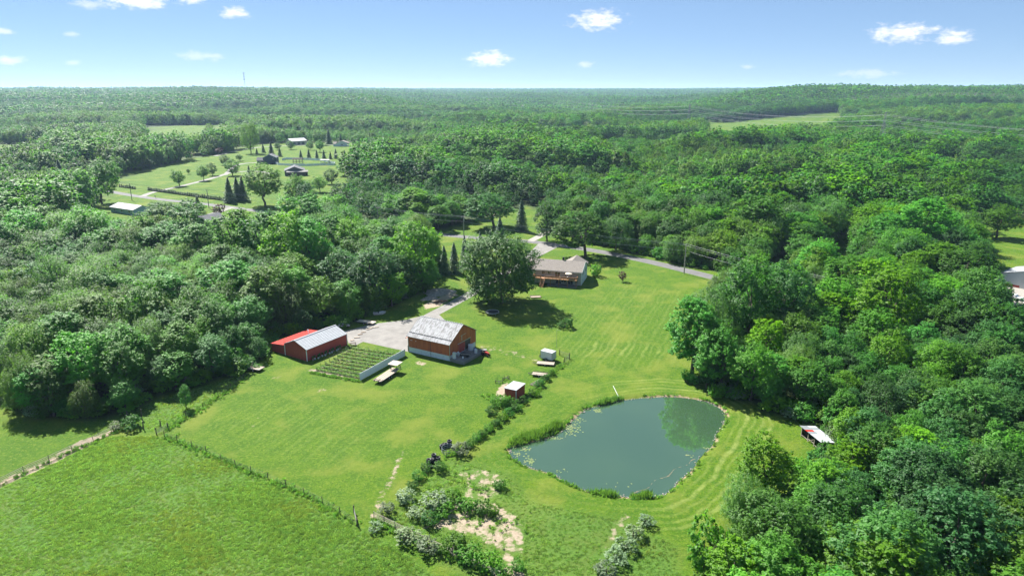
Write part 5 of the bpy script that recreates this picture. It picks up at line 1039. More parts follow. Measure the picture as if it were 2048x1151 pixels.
# white pool fence, panel by panel
t = thing('pool_fence', 'white vinyl fence around the pool by the blue house', 'fence')
pts = PP([(546, 325), (556, 330), (580, 331.5), (612, 332), (640, 331), (668, 330.5), (671, 328.5), (652, 324), (640, 321.5), (610, 319.5), (572, 319), (564, 321)])
for a, b in zip(pts[:-1], pts[1:]):
    n = max(1, int((b - a).length / 6))
    for i in range(n):
        p, q = a.lerp(b, i / n), a.lerp(b, (i + .97) / n); mb = MB(); mb.beam(p + Vector((0, 0, 1.1)), q + Vector((0, 0, 1.1)), .1, 2.0); mb.build('panel', M['vinyl'], t)
t = thing('play_set', 'dark wooden play set inside the white pool fence', 'play set', P(596, 327))
mb = MB()
for x in (-4.5, -1.5, 1.5, 4.5): mb.beam((x, -1, 0), (x, -1, 4.2), .3, .3); mb.beam((x, 1.5, 0), (x, 1.5, 4.2), .3, .3)
mb.build('frame', M['dark_wood'], t); mb = MB(); mb.add([(-5, -1.5, 4.2), (5, -1.5, 4.2), (5, .2, 5.4), (-5, .2, 5.4), (5, 2, 4.2), (-5, 2, 4.2)], [(0, 1, 2, 3), (3, 2, 4, 5)]); mb.build('roof', M['dark_wood'], t); mb = MB(); mb.box(-4.6, 4.6, -1, 1.5, 1.8, 2.0); mb.build('floor', M['dark_wood'], t)
t = thing('pergola', 'white pergola at the right end of the pool fence', 'pergola', P(641, 326)); mb = MB()
for x in (0, 4, 8): mb.beam((x, 0, 0), (x, 0, 3), .3, .3); mb.beam((x, 4, 0), (x, 4, 3), .3, .3)
mb.build('post', M['white_paint'], t); mb = MB(); mb.box(-.6, 8.6, -.5, 4.5, 3, 3.2); mb.build('roof', M['white_paint'], t)

# ------------------------------------------------------------------ trailers, tyres and yard things
def wheel(t, c, r=.33): mb = MB(); mb.torus(c, (0, 1, 0), r * .68, r * .32, 12, 6); o = mb.build('tyre', M['rubber'], t); mb = MB(); mb.tube((c[0], c[1] - .06, c[2]), (c[0], c[1] + .06, c[2]), r * .5, r * .5, 10); mb.build('rim', M['white_paint'], o)
def boards(t, x0, x1, y0, y1, z, n, m, along='y', gap=.03):
    for i in range(n):
        mb = MB(); j = rng.uniform(-.05, .05)
        if along == 'y': w_ = (x1 - x0) / n; mb.box(x0 + i * w_, x0 + (i + 1) * w_ - gap, y0 + j, y1 + j, z, z + .05)
        else: w_ = (y1 - y0) / n; mb.box(x0 + j, x1 + j, y0 + i * w_, y0 + (i + 1) * w_ - gap, z, z + .05)
        mb.build('plank', m[i % len(m)], t)
PLK = [M['grey_wood'], plain('plank_light', (.50, .44, .36), .9, .2, 4), plain('plank_brown', (.30, .22, .15), .9, .2, 4)]
O, rz, L, Wd = frame((763, 769), (803, 742), (750, 761)); L = 8.6; Wd = 2.5
t = thing('hay_wagon', 'long flatbed trailer with weathered planks and a small roof at the far end', 'trailer', O, rz)
boards(t, 0, L, 0, Wd, .85, 12, PLK, 'x'); mb = MB()
for y in (.45, Wd - .45): mb.beam((-.1, y, .72), (L + .3, y, .72), .16, .22)
for i in range(5): x = .2 + i * L / 5; mb.box(x, x + .1, .05, Wd - .05, .6, .84)
mb.build('frame', M['dark_metal'], t)
for x in (L * .42, L * .53):
    for y in (.1, Wd - .1): wheel(t, (x, y, .36), .38)
mb = MB()
for x in (L - 1.1, L + .5):
    for y in (.35, Wd - .35): mb.beam((x, y, .85), (x, y, 2.35), .12, .12)
mb.beam((L - 1.1, .35, .9), (L + .5, .35, 2.3), .08, .08); mb.beam((L - 1.1, Wd - .35, .9), (L + .5, Wd - .35, 2.3), .08, .08); mb.build('post', M['dark_wood'], t)
mb = MB(); mb.box(L - 1.7, L + 1.1, -.15, Wd + .15, 2.36, 2.46); mb.build('roof', PLK[1], t); mb = MB(); mb.beam((L + .3, Wd / 2, .7), (L + 2.2, Wd / 2, .55), .14, .14); mb.beam((L + 2.0, Wd / 2, 0), (L + 2.0, Wd / 2, .9), .1, .1); mb.build('tongue', M['dark_metal'], t)
for i in range(4): mb = MB(); mb.box(-.35, .9, .15 + i * .6, .45 + i * .6, .91, .98); mb.build('ramp', M['dark_wood'] if i % 2 else PLK[0], t)
# enclosed cargo trailer
O, rz, L, Wd = frame((1081, 718), (1101, 723), (1086, 709)); L = 3.6; Wd = 2.1
t = thing('cargo_trailer', 'white enclosed cargo trailer parked above the red shed', 'trailer', O, rz)
mb = MB(); mb.box(0, L, 0, Wd, .45, 2.45); mb.build('body', M['white_paint'], t); mb = MB(); mb.box(-.03, L + .03, -.03, Wd + .03, 2.46, 2.54); mb.build('roof', M['white_roof'], t)
mb = MB()
for x in (0, L):
    for y in (0, Wd): mb.box(x - .04, x + .04, y - .04, y + .04, .44, 2.47)
mb.box(L + .002, L + .03, Wd * .48, Wd * .52, .5, 2.4); mb.box(-.02, L + .02, -.02, Wd + .02, .38, .46); mb.build('edge_trim', M['dark_metal'], t)
for y in (-.05, Wd + .05): wheel(t, (L * .5, y, .34), .34)
mb = MB(); mb.box(L * .5 - .5, L * .5 + .5, -.18, -.01, .66, .74); mb.build('mudguard', M['dark_metal'], t); mb = MB(); mb.beam((0, .5, .42), (-1.1, Wd / 2, .42), .1, .1); mb.beam((0, Wd - .5, .42), (-1.1, Wd / 2, .42), .1, .1); mb.beam((-1.0, Wd / 2, 0), (-1.0, Wd / 2, .8), .08, .08); mb.build('tongue', M['dark_metal'], t)
def flat_trailer(name, lab, o, rz, L, Wd, fr, z=.5, n=6, tyres=2):
    t = thing(name, lab, 'trailer', P(*o), rz); boards(t, 0, L, 0, Wd, z, n, PLK, 'x'); mb = MB(); mb.beam((0, -.05, z), (L, -.05, z), .08, .16); mb.beam((0, Wd + .05, z), (L, Wd + .05, z), .08, .16); mb.beam((0, 0, z - .05), (0, Wd, z - .05), .08, .12); mb.beam((L, 0, z - .05), (L, Wd, z - .05), .08, .12)
    if fr:
        for y in (-.05, Wd + .05): mb.beam((0, y, z + .35), (L, y, z + .35), .06, .06); [mb.beam((L * i / 3, y, z), (L * i / 3, y, z + .35), .05, .05) for i in range(4)]
    mb.beam((0, .2, z - .06), (-1.2, Wd / 2, z - .06), .09, .09); mb.beam((0, Wd - .2, z - .06), (-1.2, Wd / 2, z - .06), .09, .09); mb.build('frame', M['dark_metal'], t)
    for i in range(tyres): [wheel(t, (L * (.5 + .2 * i), y, .32), .32) for y in (-.22, Wd + .22)]
    return t
flat_trailer('utility_trailer', 'dark framed two-axle trailer with wooden floor below the white trailer', (1063, 752), -.27, 3.9, 1.8, True)
flat_trailer('flatbed_trailer', 'low grey plank flatbed in front of the white cargo trailer', (1073, 730), -.20, 4.6, 1.9, False, .45, 7, 1)
t = flat_trailer('hay_rack', 'wooden hay rack wagon at the wood edge left of the red barns', (496, 741), -.35, 3.6, 2.2, False, .7, 7, 1); mb = MB()
for i in range(4): mb.beam((0, 0, .8 + i * .35), (0, 2.2, .8 + i * .35), .05, .14)
for y in (.05, 2.15): mb.beam((0, y, .7), (0, y, 2.0), .1, .1)
mb.build('end_rack', M['grey_wood'], t)
flat_trailer('flatbed_trailer', 'pale empty trailer frame on the edge of the concrete yard', (712, 646), -.35, 6.0, 2.3, False, .5, 2, 2)
t = thing('pontoon_frame', 'white boat hull lying on the grass in the shade of the wood', 'boat', P(757, 628), .2); mb = MB(); mb.add([(-1.6, -.8, .1), (1.2, -.8, .1), (2.1, 0, .15), (1.2, .8, .1), (-1.6, .8, .1), (-1.8, -1.0, .75), (1.3, -1.0, .75), (2.5, 0, .85), (1.3, 1.0, .75), (-1.8, 1.0, .75), (-1.5, -.8, .55), (1.1, -.8, .55), (1.9, 0, .6), (1.1, .8, .55), (-1.5, .8, .55)], [(4, 3, 2, 1, 0)] + [(i, (i + 1) % 5, (i + 1) % 5 + 5, i + 5) for i in range(5)] + [(i + 5, (i + 1) % 5 + 5, (i + 1) % 5 + 10, i + 10) for i in range(5)] + [(10, 11, 12, 13, 14)]); mb.build('hull', M['white_paint'], t); mb = MB(); mb.box(-.2, .2, -.8, .8, .56, .8); mb.build('seat', M['dark_metal'], t)
for i, (px, py, a, l) in enumerate(((741, 656, .3, 2.6), (735, 660, .9, 2.0), (716, 670, .5, 1.6), (708, 676, .2, 1.8), (702, 682, .6, 1.2), (722, 665, .1, 1.4))):
    t = thing('lumber_stack', ['stack of boards beside the empty trailer frame', 'short boards below the trailer frame', 'pale boards in the shade of the yard edge', 'boards lying across the yard edge', 'short boards by the pole barn corner', 'small boards in the middle of the yard edge'][i], 'lumber', P(px, py), a, 'lumber on the yard edge')
    for k in range(5): mb = MB(); mb.box(0, l * rng.uniform(.7, 1), k % 3 * .3, k % 3 * .3 + .24, .02 + k // 3 * .1, .10 + k // 3 * .1); mb.build('plank', PLK[(k + i) % 3], t)
# trampoline
t = thing('trampoline', 'round black trampoline at the edge of the big tree shade', 'trampoline', P(985, 628)); r_ = w_at(985, 628, 26) / 2
mb = MB(); mb.torus((0, 0, .85), (0, 0, 1), r_, .1, 24, 6); mb.build('frame', M['steel'], t); mb = MB(); mb.lathe([(0, .86), (r_ * .93, .88)], 24); mb.build('mat', M['mat_black'], t)
for i in range(6): a = i * math.pi / 3; mb = MB(); mb.tube((r_ * math.cos(a), r_ * math.sin(a), 0), (r_ * math.cos(a), r_ * math.sin(a), .85), .04); mb.build('leg', M['steel'], t)
# tyre stacks
k = 0
for (px, py, n, nm) in ((858, 928, 3, 'lower'), (868, 918, 3, 'lower'), (876, 920, 2, 'lower'), (864, 924, 2, 'lower'), (872, 926, 1, 'lower'), (861, 934, 1, 'lower'), (884, 896, 2, 'upper'), (892, 893, 2, 'upper'), (899, 890, 3, 'upper'), (888, 890, 1, 'upper')):
    for j in range(n):
        p = P(px, py); mb = MB(); mb.torus((0, 0, 0), (rng.normal() * .08, rng.normal() * .08, 1), .36, .17, 16, 7); o = mb.build('tyre', M['rubber'], None, (p.x, p.y, .2 + j * .40))
        tag(o, 'black tyre in the %s tyre pile %s' % (nm, 'by the dark shrub' if nm == 'lower' else 'beside the wire pen'), 'tyre', 'tyres of the %s pile' % nm)
        mb = MB(); mb.torus((0, 0, .12), (0, 0, 1), .40, .075, 16, 5); mb.build('sidewall', M['tyre_white'], o)
t = thing('wire_pen', 'round wire hay pen beside the upper tyre pile', 'pen', P(897, 902)); mb = MB()
for z in (.15, .55, .95): mb.torus((0, 0, z), (0, 0, 1), 1.35, .035, 18, 4)
for i in range(14): a = i * .449; mb.tube((1.35 * math.cos(a), 1.35 * math.sin(a), 0), (1.35 * math.cos(a), 1.35 * math.sin(a), 1.1), .03)
mb.build('hoop', M['steel'], t)
# gravel and mulch heaps
def heap(name, px, py, w, d, h, m, lab, rz=0, seed=0):
    g = np.random.default_rng(seed); n, k = 22, 7; V = []; F = []
    for j in range(k):
        rr = 1 - j / (k - 1)
        for i in range(n):
            a = 2 * math.pi * i / n; e = rr * (1 + .16 * math.sin(3 * a + seed) + .08 * g.normal()); V.append((w * e * math.cos(a), d * e * math.sin(a), h * (1 - rr ** 1.5) + (.07 * g.normal() * h if j else -.1)))
    for j in range(k - 1):
        for i in range(n): F.append((j * n + i, j * n + (i + 1) % n, (j + 1) * n + (i + 1) % n, (j + 1) * n + i))
    return tag(obj(name, mesh(name, V, F, m, smooth=True), None, P(px, py), rz), lab, 'heap')
heap('gravel_pile', 877, 585, 6.0, 4.5, 1.5, M['earth_pile'], 'grey gravel pile at the wood edge beside the drive', .2, 1); heap('gravel_pile', 860, 597, 3.2, 2.6, .8, M['earth_pile'], 'smaller grey pile in front of the gravel pile', .4, 4); heap('mulch_pile', 880, 603, 2.8, 1.5, .6, M['mulch'], 'red-brown mulch heap below the gravel pile', .5, 2); heap('sand_pile', 905, 590, 2.2, 1.5, .35, M['sand'], 'pale spread of sand at the right of the gravel pile', 0, 3)
t = thing('sand_box', 'sand play area edged with timbers beside the big tree', 'sandbox', P(1062, 596), .12); mb = MB(); mb.box(0, 3.6, 0, 2.4, 0, .1); mb.build('sand', M['sand'], t)
for a, b in (((0, 0), (3.6, 0)), ((3.6, 0), (3.6, 2.4)), ((3.6, 2.4), (0, 2.4)), ((0, 2.4), (0, 0))): mb = MB(); mb.beam((*a, .14), (*b, .14), .18, .26); mb.build('timber', M['dark_wood'], t)
for i, (px, py, lab) in enumerate(((998, 765, 'rusty farm implement left of the small red shed'), (1012, 758, 'tangle of old machinery behind the small red shed'))):
    t = thing('farm_implement', lab, 'implement', P(px, py), i * .8); mb = MB(); mb.beam((-.9, 0, .5), (.9, 0, .5), .1, .1); mb.beam((0, 0, .5), (0, -1.3, .4), .1, .1); mb.beam((-.5, 0, .5), (-.5, .2, 1.3), .08, .08); mb.build('frame', M['dark_metal'], t)
    for x in (-.9, .9): mb = MB(); mb.torus((x, 0, .4), (1, 0, 0), .33, .06, 12, 5); mb.build('wheel', M['rubber'], t)
    for j in range(4): mb = MB(); mb.beam((-.6 + j * .4, .1, .5), (-.6 + j * .4, .4, .05), .05, .05); mb.build('tine', M['dark_metal'], t)
t = thing('brush_pile', 'pile of grey poles behind the small red shed', 'wood pile', P(1068, 772), .9)
for j in range(9): mb = MB(); mb.tube((rng.uniform(-.3, .3), j * .16, .1 + .06 * (j % 3)), (3.2 + rng.uniform(-.5, .5), j * .16 + rng.uniform(-.5, .5), .15 + .06 * (j % 3)), .07, .05, 6); mb.build('log', M['grey_wood'], t)

# ------------------------------------------------------------------ vineyard and its white fence
vA, vB, vC, vD = P(624, 741), P(720, 759), P(697, 692), P(806, 707)
ORDN = ['first', 'second', 'third', 'fourth', 'fifth', 'sixth', 'seventh', 'eighth', 'ninth', 'tenth']
for i in range(9):
    s = (i + .35) / 9; a = vA.lerp(vC, s); b = vB.lerp(vD, s); a = a.lerp(b, .06); b = a.lerp(b, .96); t = thing('vine_row', 'trellised garden row, %s from the near edge of the plot by the pole barn' % ORDN[i], 'vine row', a, math.atan2((b - a).y, (b - a).x), 'garden rows between pole barn and white fence'); Lr = (b - a).length
    n = 6
    for k in range(n): mb = MB(); mb.tube((Lr * k / (n - 1), 0, 0), (Lr * k / (n - 1), 0, 1.5), .035, .035, 5); mb.build('post', M['dark_wood'], t)
    for z in (.7, 1.35): mb = MB(); mb.tube((0, 0, z), (Lr, 0, z), .012, .012, 3); mb.build('wire', M['dark_metal'], t)
    g = np.random.default_rng(500 + i); m_ = 800; x = g.uniform(0, Lr, m_); dens = .5 + .5 * np.sin(x * 2.1 + i) ; p = np.stack([x, g.normal(size=m_) * .13, .08 + g.random(m_) ** 1.4 * .75 * (.35 + dens)], 1); nr = rdir(m_, g) * .7 + np.array([0, 0, .7]); nr /= np.linalg.norm(nr, axis=1, keepdims=True)
    o = obj('foliage', quads_mesh('foliage', leaf_quads(p, nr, .24, g, .7), LEAF['vine'], g.random(m_)), t); o['kind'] = 'stuff'
    mb = MB(); mb.box(0, Lr, -.16, .12, 0, .045); mb.build('soil_bed', M['mulch'] if i % 3 != 1 else M['sand'], t)
t = thing('white_fence', 'tall white panel fence along the right side of the garden plot', 'fence'); fa, fb = P(720, 761), P(810, 711); n = 9
for i in range(n):
    p, q = fa.lerp(fb, i / n), fa.lerp(fb, (i + .985) / n); mb = MB(); mb.beam(p + Vector((0, 0, 1.0)), q + Vector((0, 0, 1.0)), .05, 1.9); mb.build('panel', M['vinyl'], t)
for i in range(n + 1): p = fa.lerp(fb, i / n); mb = MB(); mb.box(p.x - .06, p.x + .06, p.y + .04, p.y + .16, 0, 2.0); mb.build('post', M['grey_wood'], t)
t = thing('garden_mesh_fence', 'low wire mesh fence along the near edge of the garden plot', 'fence'); a, b = P(622, 744), P(718, 762)
for i in range(9): p = a.lerp(b, i / 8); mb = MB(); mb.tube(p, p + Vector((0, 0, 1.2)), .035, .035, 5); mb.build('post', M['grey_wood'], t)
for z in (.25, .5, .75, 1.0): mb = MB(); mb.tube(a + Vector((0, 0, z)), b + Vector((0, 0, z)), .012, .012, 3); mb.build('wire', M['fence_wire'], t)
t = thing('picnic_table', 'brown wooden table at the corner of the pole barn by the yard', 'table', P(706, 690), .4); mb = MB(); mb.box(-.9, .9, -.4, .4, .7, .76); mb.build('top', M['dark_wood'], t)
for y in (-.75, .75): mb = MB(); mb.box(-.9, .9, y - .14, y + .14, .42, .47); mb.build('bench', M['dark_wood'], t)
for x in (-.7, .7): mb = MB(); mb.beam((x, -.75, 0), (x, .3, .7), .08, .08); mb.beam((x, .75, 0), (x, -.3, .7), .08, .08); mb.build('leg', M['dark_wood'], t)

# ------------------------------------------------------------------ fences
def fence(name, lab, pix, h, r, wires, rr=.012, wm='fence_wire', pm='dark_wood', wide=None, lean=.03):
    t = thing(name, lab, 'fence'); pp = PP(pix); tops = []
    for p in pp:
        l = Vector((rng.normal() * lean, rng.normal() * lean, 1)) * (h * rng.uniform(.92, 1.08)); mb = MB(); mb.tube(p - Vector((0, 0, .2)), p + l, r, r * .85, 6); mb.build('post', M[pm], t)
    for z in wires:
        for a, b in zip(pp[:-1], pp[1:]):
            mb = MB()
            if wide: mb.beam(a + Vector((0, 0, z)), b + Vector((0, 0, z)), .05, wide)
            else: mb.tube(a + Vector((0, 0, z)), b + Vector((0, 0, z)), rr, rr, 3, 0, False)
            mb.build('rail' if wide else 'wire', M[wm], t)
    return t
fence('wire_fence', 'post and wire fence down the right side of the long meadow', [(329, 873), (355, 883), (383, 893), (412, 904), (441, 919), (471, 931), (502, 944), (536, 957), (572, 972), (608, 987), (645, 1006), (680, 1026), (714, 1050)], 1.45, .075, (.4, .75, 1.1))
fence('wire_fence', 'post and wire fence up from the gate to the hay rack', [(337, 857), (372, 836), (406, 814), (437, 794), (462, 776), (487, 757)], 1.4, .07, (.4, .75, 1.1))
fence('rail_fence', 'four-rail fence along the dirt line at the left edge', [(-60, 1000), (0, 968), (48, 944), (99, 922), (144, 901), (187, 883), (227, 862), (250, 854)], 1.35, .06, (.3, .6, .9, 1.2), wm='grey_wood', wide=.09)
fence('rail_fence', 'grey rail fence under the shrubs at the bottom', [(748, 1036), (768, 1046), (790, 1057), (815, 1070), (845, 1084), (875, 1098), (905, 1112), (935, 1126), (965, 1140), (1000, 1157)], 1.4, .06, (.3, .58, .86, 1.14, 1.35), wm='grey_wood', pm='grey_wood', wide=.05)
for i, (px, py, h) in enumerate(((255, 838, 2.0), (264, 846, 2.2), (284, 838, 2.4), (287, 858, 1.9), (321, 852, 1.5))):
    mb = MB(); mb.tube((0, 0, -.3), (.05, .05, h), .14, .12, 8); tag(mb.build('fence_post', M['dark_wood'], None, P(px, py)), ['leftmost thick post by the fence corner shrub', 'thick post in front of the fence corner shrub', 'tallest thick post behind the fence corner shrub', 'thick post right of the fence corner shrub', 'short thick post above the pasture gate'][i], 'post', 'corner posts by the pasture gate')
def gate(lab, a, b, h=1.25):
    t = thing('gate', lab, 'gate'); A, B_ = P(*a), P(*b)
    for p in (A, B_): mb = MB(); mb.tube(p, p + Vector((0, 0, h + .35)), .11, .1, 7); mb.build('post', M['dark_wood'], t)
    for i in range(5): z = .2 + i * (h - .2) / 4; mb = MB(); mb.tube(A + Vector((0, 0, z)), B_ + Vector((0, 0, z)), .03, .03, 5); mb.build('rail', M['fence_wire'], t)
    mb = MB(); mb.tube(A + Vector((0, 0, .2)), B_ + Vector((0, 0, h)), .025, .025, 5); mb.build('brace', M['fence_wire'], t)
gate('steel gate at the upper corner of the long meadow', (313, 868), (336, 857)); gate('open grey gate at the lower end of the wire fence', (708, 1024), (715, 1052), 1.1); gate('wooden gate panel behind the white cargo trailer', (1119, 710), (1139, 716), 1.3); gate('gate panel right of the white cargo trailer', (1139, 718), (1129, 726), 1.3)
fence('wire_fence', 'old fence line from the trailers down to the wire pen', [(1127, 728), (1112, 738), (1093, 756), (1070, 778), (1060, 795), (1030, 818), (1005, 838), (980, 858), (955, 880), (925, 898), (893, 915)], 1.3, .06, (.4, .75, 1.05))

# ------------------------------------------------------------------ poles and wires
POLES = []
for i, (px, b, t_, lab) in enumerate(((1368, 547, 488, 'bare wooden power pole on the lawn beside the road'), (928, 482, 432, 'wooden power pole left of the spruces at the road'), (757, 449, 417, 'wooden power pole at the road behind the round tree'), (418, 416, 379, 'wooden power pole by the far roadside row'), (264, 400, 367, 'wooden power pole near the large dark tree at the far road'))):
    B0 = P(px, b); h = max(9.5, h_at(px, b, t_)); h = min(h, 14); t = thing('utility_pole', lab, 'pole', B0, math.atan2(-120, 60) if i else 1.0, 'power poles along the road')
    mb = MB(); mb.tube((0, 0, -.5), (0, 0, h), .25, .18, 8); mb.build('shaft', M['pole_wood'], t); mb = MB(); mb.beam((-.1, -1.2, h - .5), (-.1, 1.2, h - .5), .12, .14); mb.build('crossarm', M['pole_wood'], t)
    for y in (-1.1, 0, 1.1): mb = MB(); mb.lathe([(0, 0), (.06, 0), (.07, .12), (.04, .22), (0, .24)], 6); o = mb.build('insulator', M['steel'], t); o.location = (-.1 if y else 0, y, h - .42 if y else h)
    if i in (1, 3): mb = MB(); mb.lathe([(0, 0), (.25, 0), (.25, .9), (.2, 1.0), (0, 1.0)], 10); o = mb.build('transformer', M['steel'], t); o.location = (.42, 0, h - 2.4)
    POLES.append((B0, h))
ends = [(P(1640, 625), 12.0)] + POLES + [(P(120, 372), 11.)]
def sag(a, b, s, n=10): return [a.lerp(b, i / n) - Vector((0, 0, 4 * s * (i / n) * (1 - i / n))) for i in range(n + 1)]
for k, (off, dz, lab) in enumerate(((-1.1, -.2, 'near power line wire along the road'), (0, .2, 'top power line wire along the road'), (1.1, -.2, 'far power line wire along the road'), (0, -2.6, 'lower telephone cable along the road'))):
    mb = MB()
    for (a, ha), (b, hb) in zip(ends[:-1], ends[1:]):
        d = (b - a).normalized(); nrm = Vector((-d.y, d.x, 0)) * off; mb.path(sag(a + nrm + Vector((0, 0, ha + dz)), b + nrm + Vector((0, 0, hb + dz)), (b - a).length * .012), .028 if k < 3 else .04, 3)
    tag(mb.build('power_line', M['wire'], None), lab, 'wire', 'wires of the roadside line')
def pylon(px, base, h, lab, arm=9.):
    B0 = P(px, base); B0.z = hz(B0.x, B0.y); t = thing('transmission_tower', lab, 'tower', B0, .35); mb = MB(); n = 9; prev = None
    for i in range(n + 1):
        z = h * i / n; w_ = 4.0 * (1 - .86 * min(1, i / n * 1.35)) + .35; sq = [Vector((x * w_, y * w_, z)) for x, y in ((-1, -1), (1, -1), (1, 1), (-1, 1))]
        if prev:
            for j in range(4): mb.beam(prev[j], sq[j], .22, .22); mb.beam(prev[j], sq[(j + 1) % 4], .12, .12); mb.beam(prev[(j + 1) % 4], sq[j], .12, .12)
        for j in range(4): mb.beam(sq[j], sq[(j + 1) % 4], .12, .12)
        prev = sq
    mb.build('lattice', M['pylon_steel'], t); A = []
    for z, l in ((h * .96, arm * .75), (h * .82, arm), (h * .68, arm * .85)):
        mb = MB()
        for s in (-1, 1): mb.beam((0, -.4, z + .9), (s * l, 0, z), .16, .16); mb.beam((0, .4, z - .5), (s * l, 0, z), .16, .16); mb.tube((s * l, 0, z), (s * l, 0, z - 1.6), .12, .12, 5)
        mb.build('crossarm', M['pylon_steel'], t); A.append((z - 1.6, l))
    m_ = Matrix.Translation(B0) @ Matrix.Rotation(.35, 4, 'Z'); return [[m_ @ Vector((s * l, 0, z)) for z, l in A] for s in (-1, 1)]
pa = pylon(1762, 292, 46, 'steel lattice transmission tower above the right wood'); pb = pylon(1376, 262, 46, 'farther lattice transmission tower left of the bright far field')
off = (pa[0][0] - pb[0][0]); pc = [[v + off * 1.0 for v in r_] for r_ in pa]; pz = [[v - off * 1.25 + Vector((0, 0, 2)) for v in r_] for r_ in pb]
for s in range(2):
    for k in range(3):
        mb = MB()
        for a, b in ((pz[s][k], pb[s][k]), (pb[s][k], pa[s][k]), (pa[s][k], pc[s][k])): mb.path(sag(a, b, 9, 16), .09, 3)
        tag(mb.build('transmission_line', M['wire'], None), '%s %s cable of the high transmission line' % (['upper', 'middle', 'lower'][k], ['near', 'far'][s]), 'wire', 'cables of the transmission line')
# radio mast on the left ridge
az = math.atan((532 - 1024) / FPX / math.cos(PIT)); r_ = 2900; bx_, by_ = r_ * math.sin(az), r_ * math.cos(az); z0 = hz(bx_, by_); t = thing('radio_mast', 'thin radio mast rising above the left ridge', 'mast', (bx_, by_, z0)); hm = HC + 60 - z0
mb = MB(); mb.tube((0, 0, 0), (0, 0, hm), .8, .5, 6); mb.build('shaft', M['steel'], t)
for z, w_ in ((hm - 1, 3.2), (hm - 8, 2.0), (hm - 15, 2.4), (hm - 23, 4.0)): mb = MB(); mb.lathe([(0, -1.2), (w_, -1.0), (w_, 1.0), (0, 1.2)], 8); o = mb.build('antenna', M['dark_metal'], t); o.location = (0, 0, z)
# clothes-line pole on the lawn
t = thing('flag_pole', 'slim pole on the lawn left of the heap of branches', 'pole', P(1113, 694)); mb = MB(); mb.tube((0, 0, 0), (0, 0, 5.2), .05, .035, 6); mb.build('shaft', M['steel'], t); mb = MB(); mb.tube((0, 0, 5.1), (1.2, 0, 5.0), .03, .03, 5); mb.build('arm', M['steel'], t)
t = thing('mailbox', 'small mailbox on a post by the far road', 'mailbox', P(311, 396)); mb = MB(); mb.tube((0, 0, 0), (0, 0, 1.1), .06); mb.build('post', M['dark_wood'], t); mb = MB(); mb.box(-.5, .5, -.3, .3, 1.1, 1.6); mb.build('box', M['dark_metal'], t)

# ------------------------------------------------------------------ pond margin
def reeds(name, lab, line, n, h, width, seed):
    g = np.random.default_rng(seed); pts = PP(line); seg = g.integers(0, len(pts) - 1, n); f = g.random(n); p = np.array([list(pts[s].lerp(pts[s + 1], q)) for s, q in zip(seg, f)]); p[:, :2] += g.normal(size=(n, 2)) * width; p[:, 2] = -.45
    hh = h * g.uniform(.45, 1.12, n) * (.78 + .22 * np.sin(p[:, 0] * 1.7 + seed) * np.sin(p[:, 1] * 1.3)); tip = p + np.stack([g.normal(size=n) * .22, g.normal(size=n) * .22, np.ones(n)], 1) * hh[:, None]; s = rdir(n, g) * np.array([1, 1, 0]); s /= np.linalg.norm(s, axis=1, keepdims=True) + 1e-6; s *= .065; m_ = (p + tip) / 2
    return tag(obj(name, quads_mesh(name, np.stack([p - s, m_ - s * 1.2, tip, m_ + s * 1.2], 1), LEAF['reed'], g.random(n))), lab, 'cattails')
reeds('cattail_clump', 'long clump of cattails on the left bank of the pond', [(1028, 884), (1060, 872), (1090, 864), (1118, 848)], 3800, 1.9, .65, 1); reeds('cattail_clump', 'cattails standing in the far left bank by the white pipe', [(1195, 806), (1220, 800), (1240, 795)], 1200, 1.6, .4, 2)
reeds('cattail_clump', 'cattails at the bottom of the pond, left tuft', [(1188, 984), (1232, 990)], 1000, 1.5, .4, 3); reeds('cattail_clump', 'cattails at the bottom of the pond, right tuft', [(1268, 992), (1298, 990)], 800, 1.5, .4, 4)
g = np.random.default_rng(77); Vl = []; Fl = []
for (px, py, n, sx_, sy_) in ((1140, 853, 110, 2.0, 1.6), (1150, 836, 50, 1.8, .8), (1110, 872, 40, 2.2, .5), (1196, 818, 40, 1.1, .6), (1050, 895, 34, 1.3, .6), (1036, 903, 20, .7, .5), (1060, 918, 50, .9, .8), (1122, 938, 8, 1.2, .4), (1380, 907, 6, .8, .4), (1410, 892, 5, .7, .3), (1240, 965, 6, 3, .8)):
    c = P(px, py)
    for k in range(n):
        x, y = c.x + g.normal() * sx_ * .55, c.y + g.normal() * sy_ * .9
        if not inpoly(np.array([x]), np.array([y]), POND)[0]: continue
        r_ = g.uniform(.10, .24); a0 = g.uniform(0, 6.28); b0 = len(Vl); tl = g.normal() * .05; Vl.append((x, y, WATER_Z + .014)); Vl += [(x + r_ * math.cos(a0 + q * .97), y + r_ * math.sin(a0 + q * .97), WATER_Z + .016 + tl * .3 * math.sin(q)) for q in range(7)]; Fl += [(b0, b0 + q, b0 + q + 1) for q in range(1, 7)]
tag(obj('lily_pads', mesh('lily_pads', Vl, Fl, M['lily'])), 'pale lily pads floating along the left bank of the pond', 'lily pads', kind='stuff')
mb = MB(); a, b = P(1226, 781), P(1240, 797); mb.tube((a.x, a.y, 1.3), (b.x, b.y, -.2), .07, .07, 6); tag(mb.build('drain_pipe', M['white_paint'], None), 'white pipe slanting into the pond from the far left bank', 'pipe')
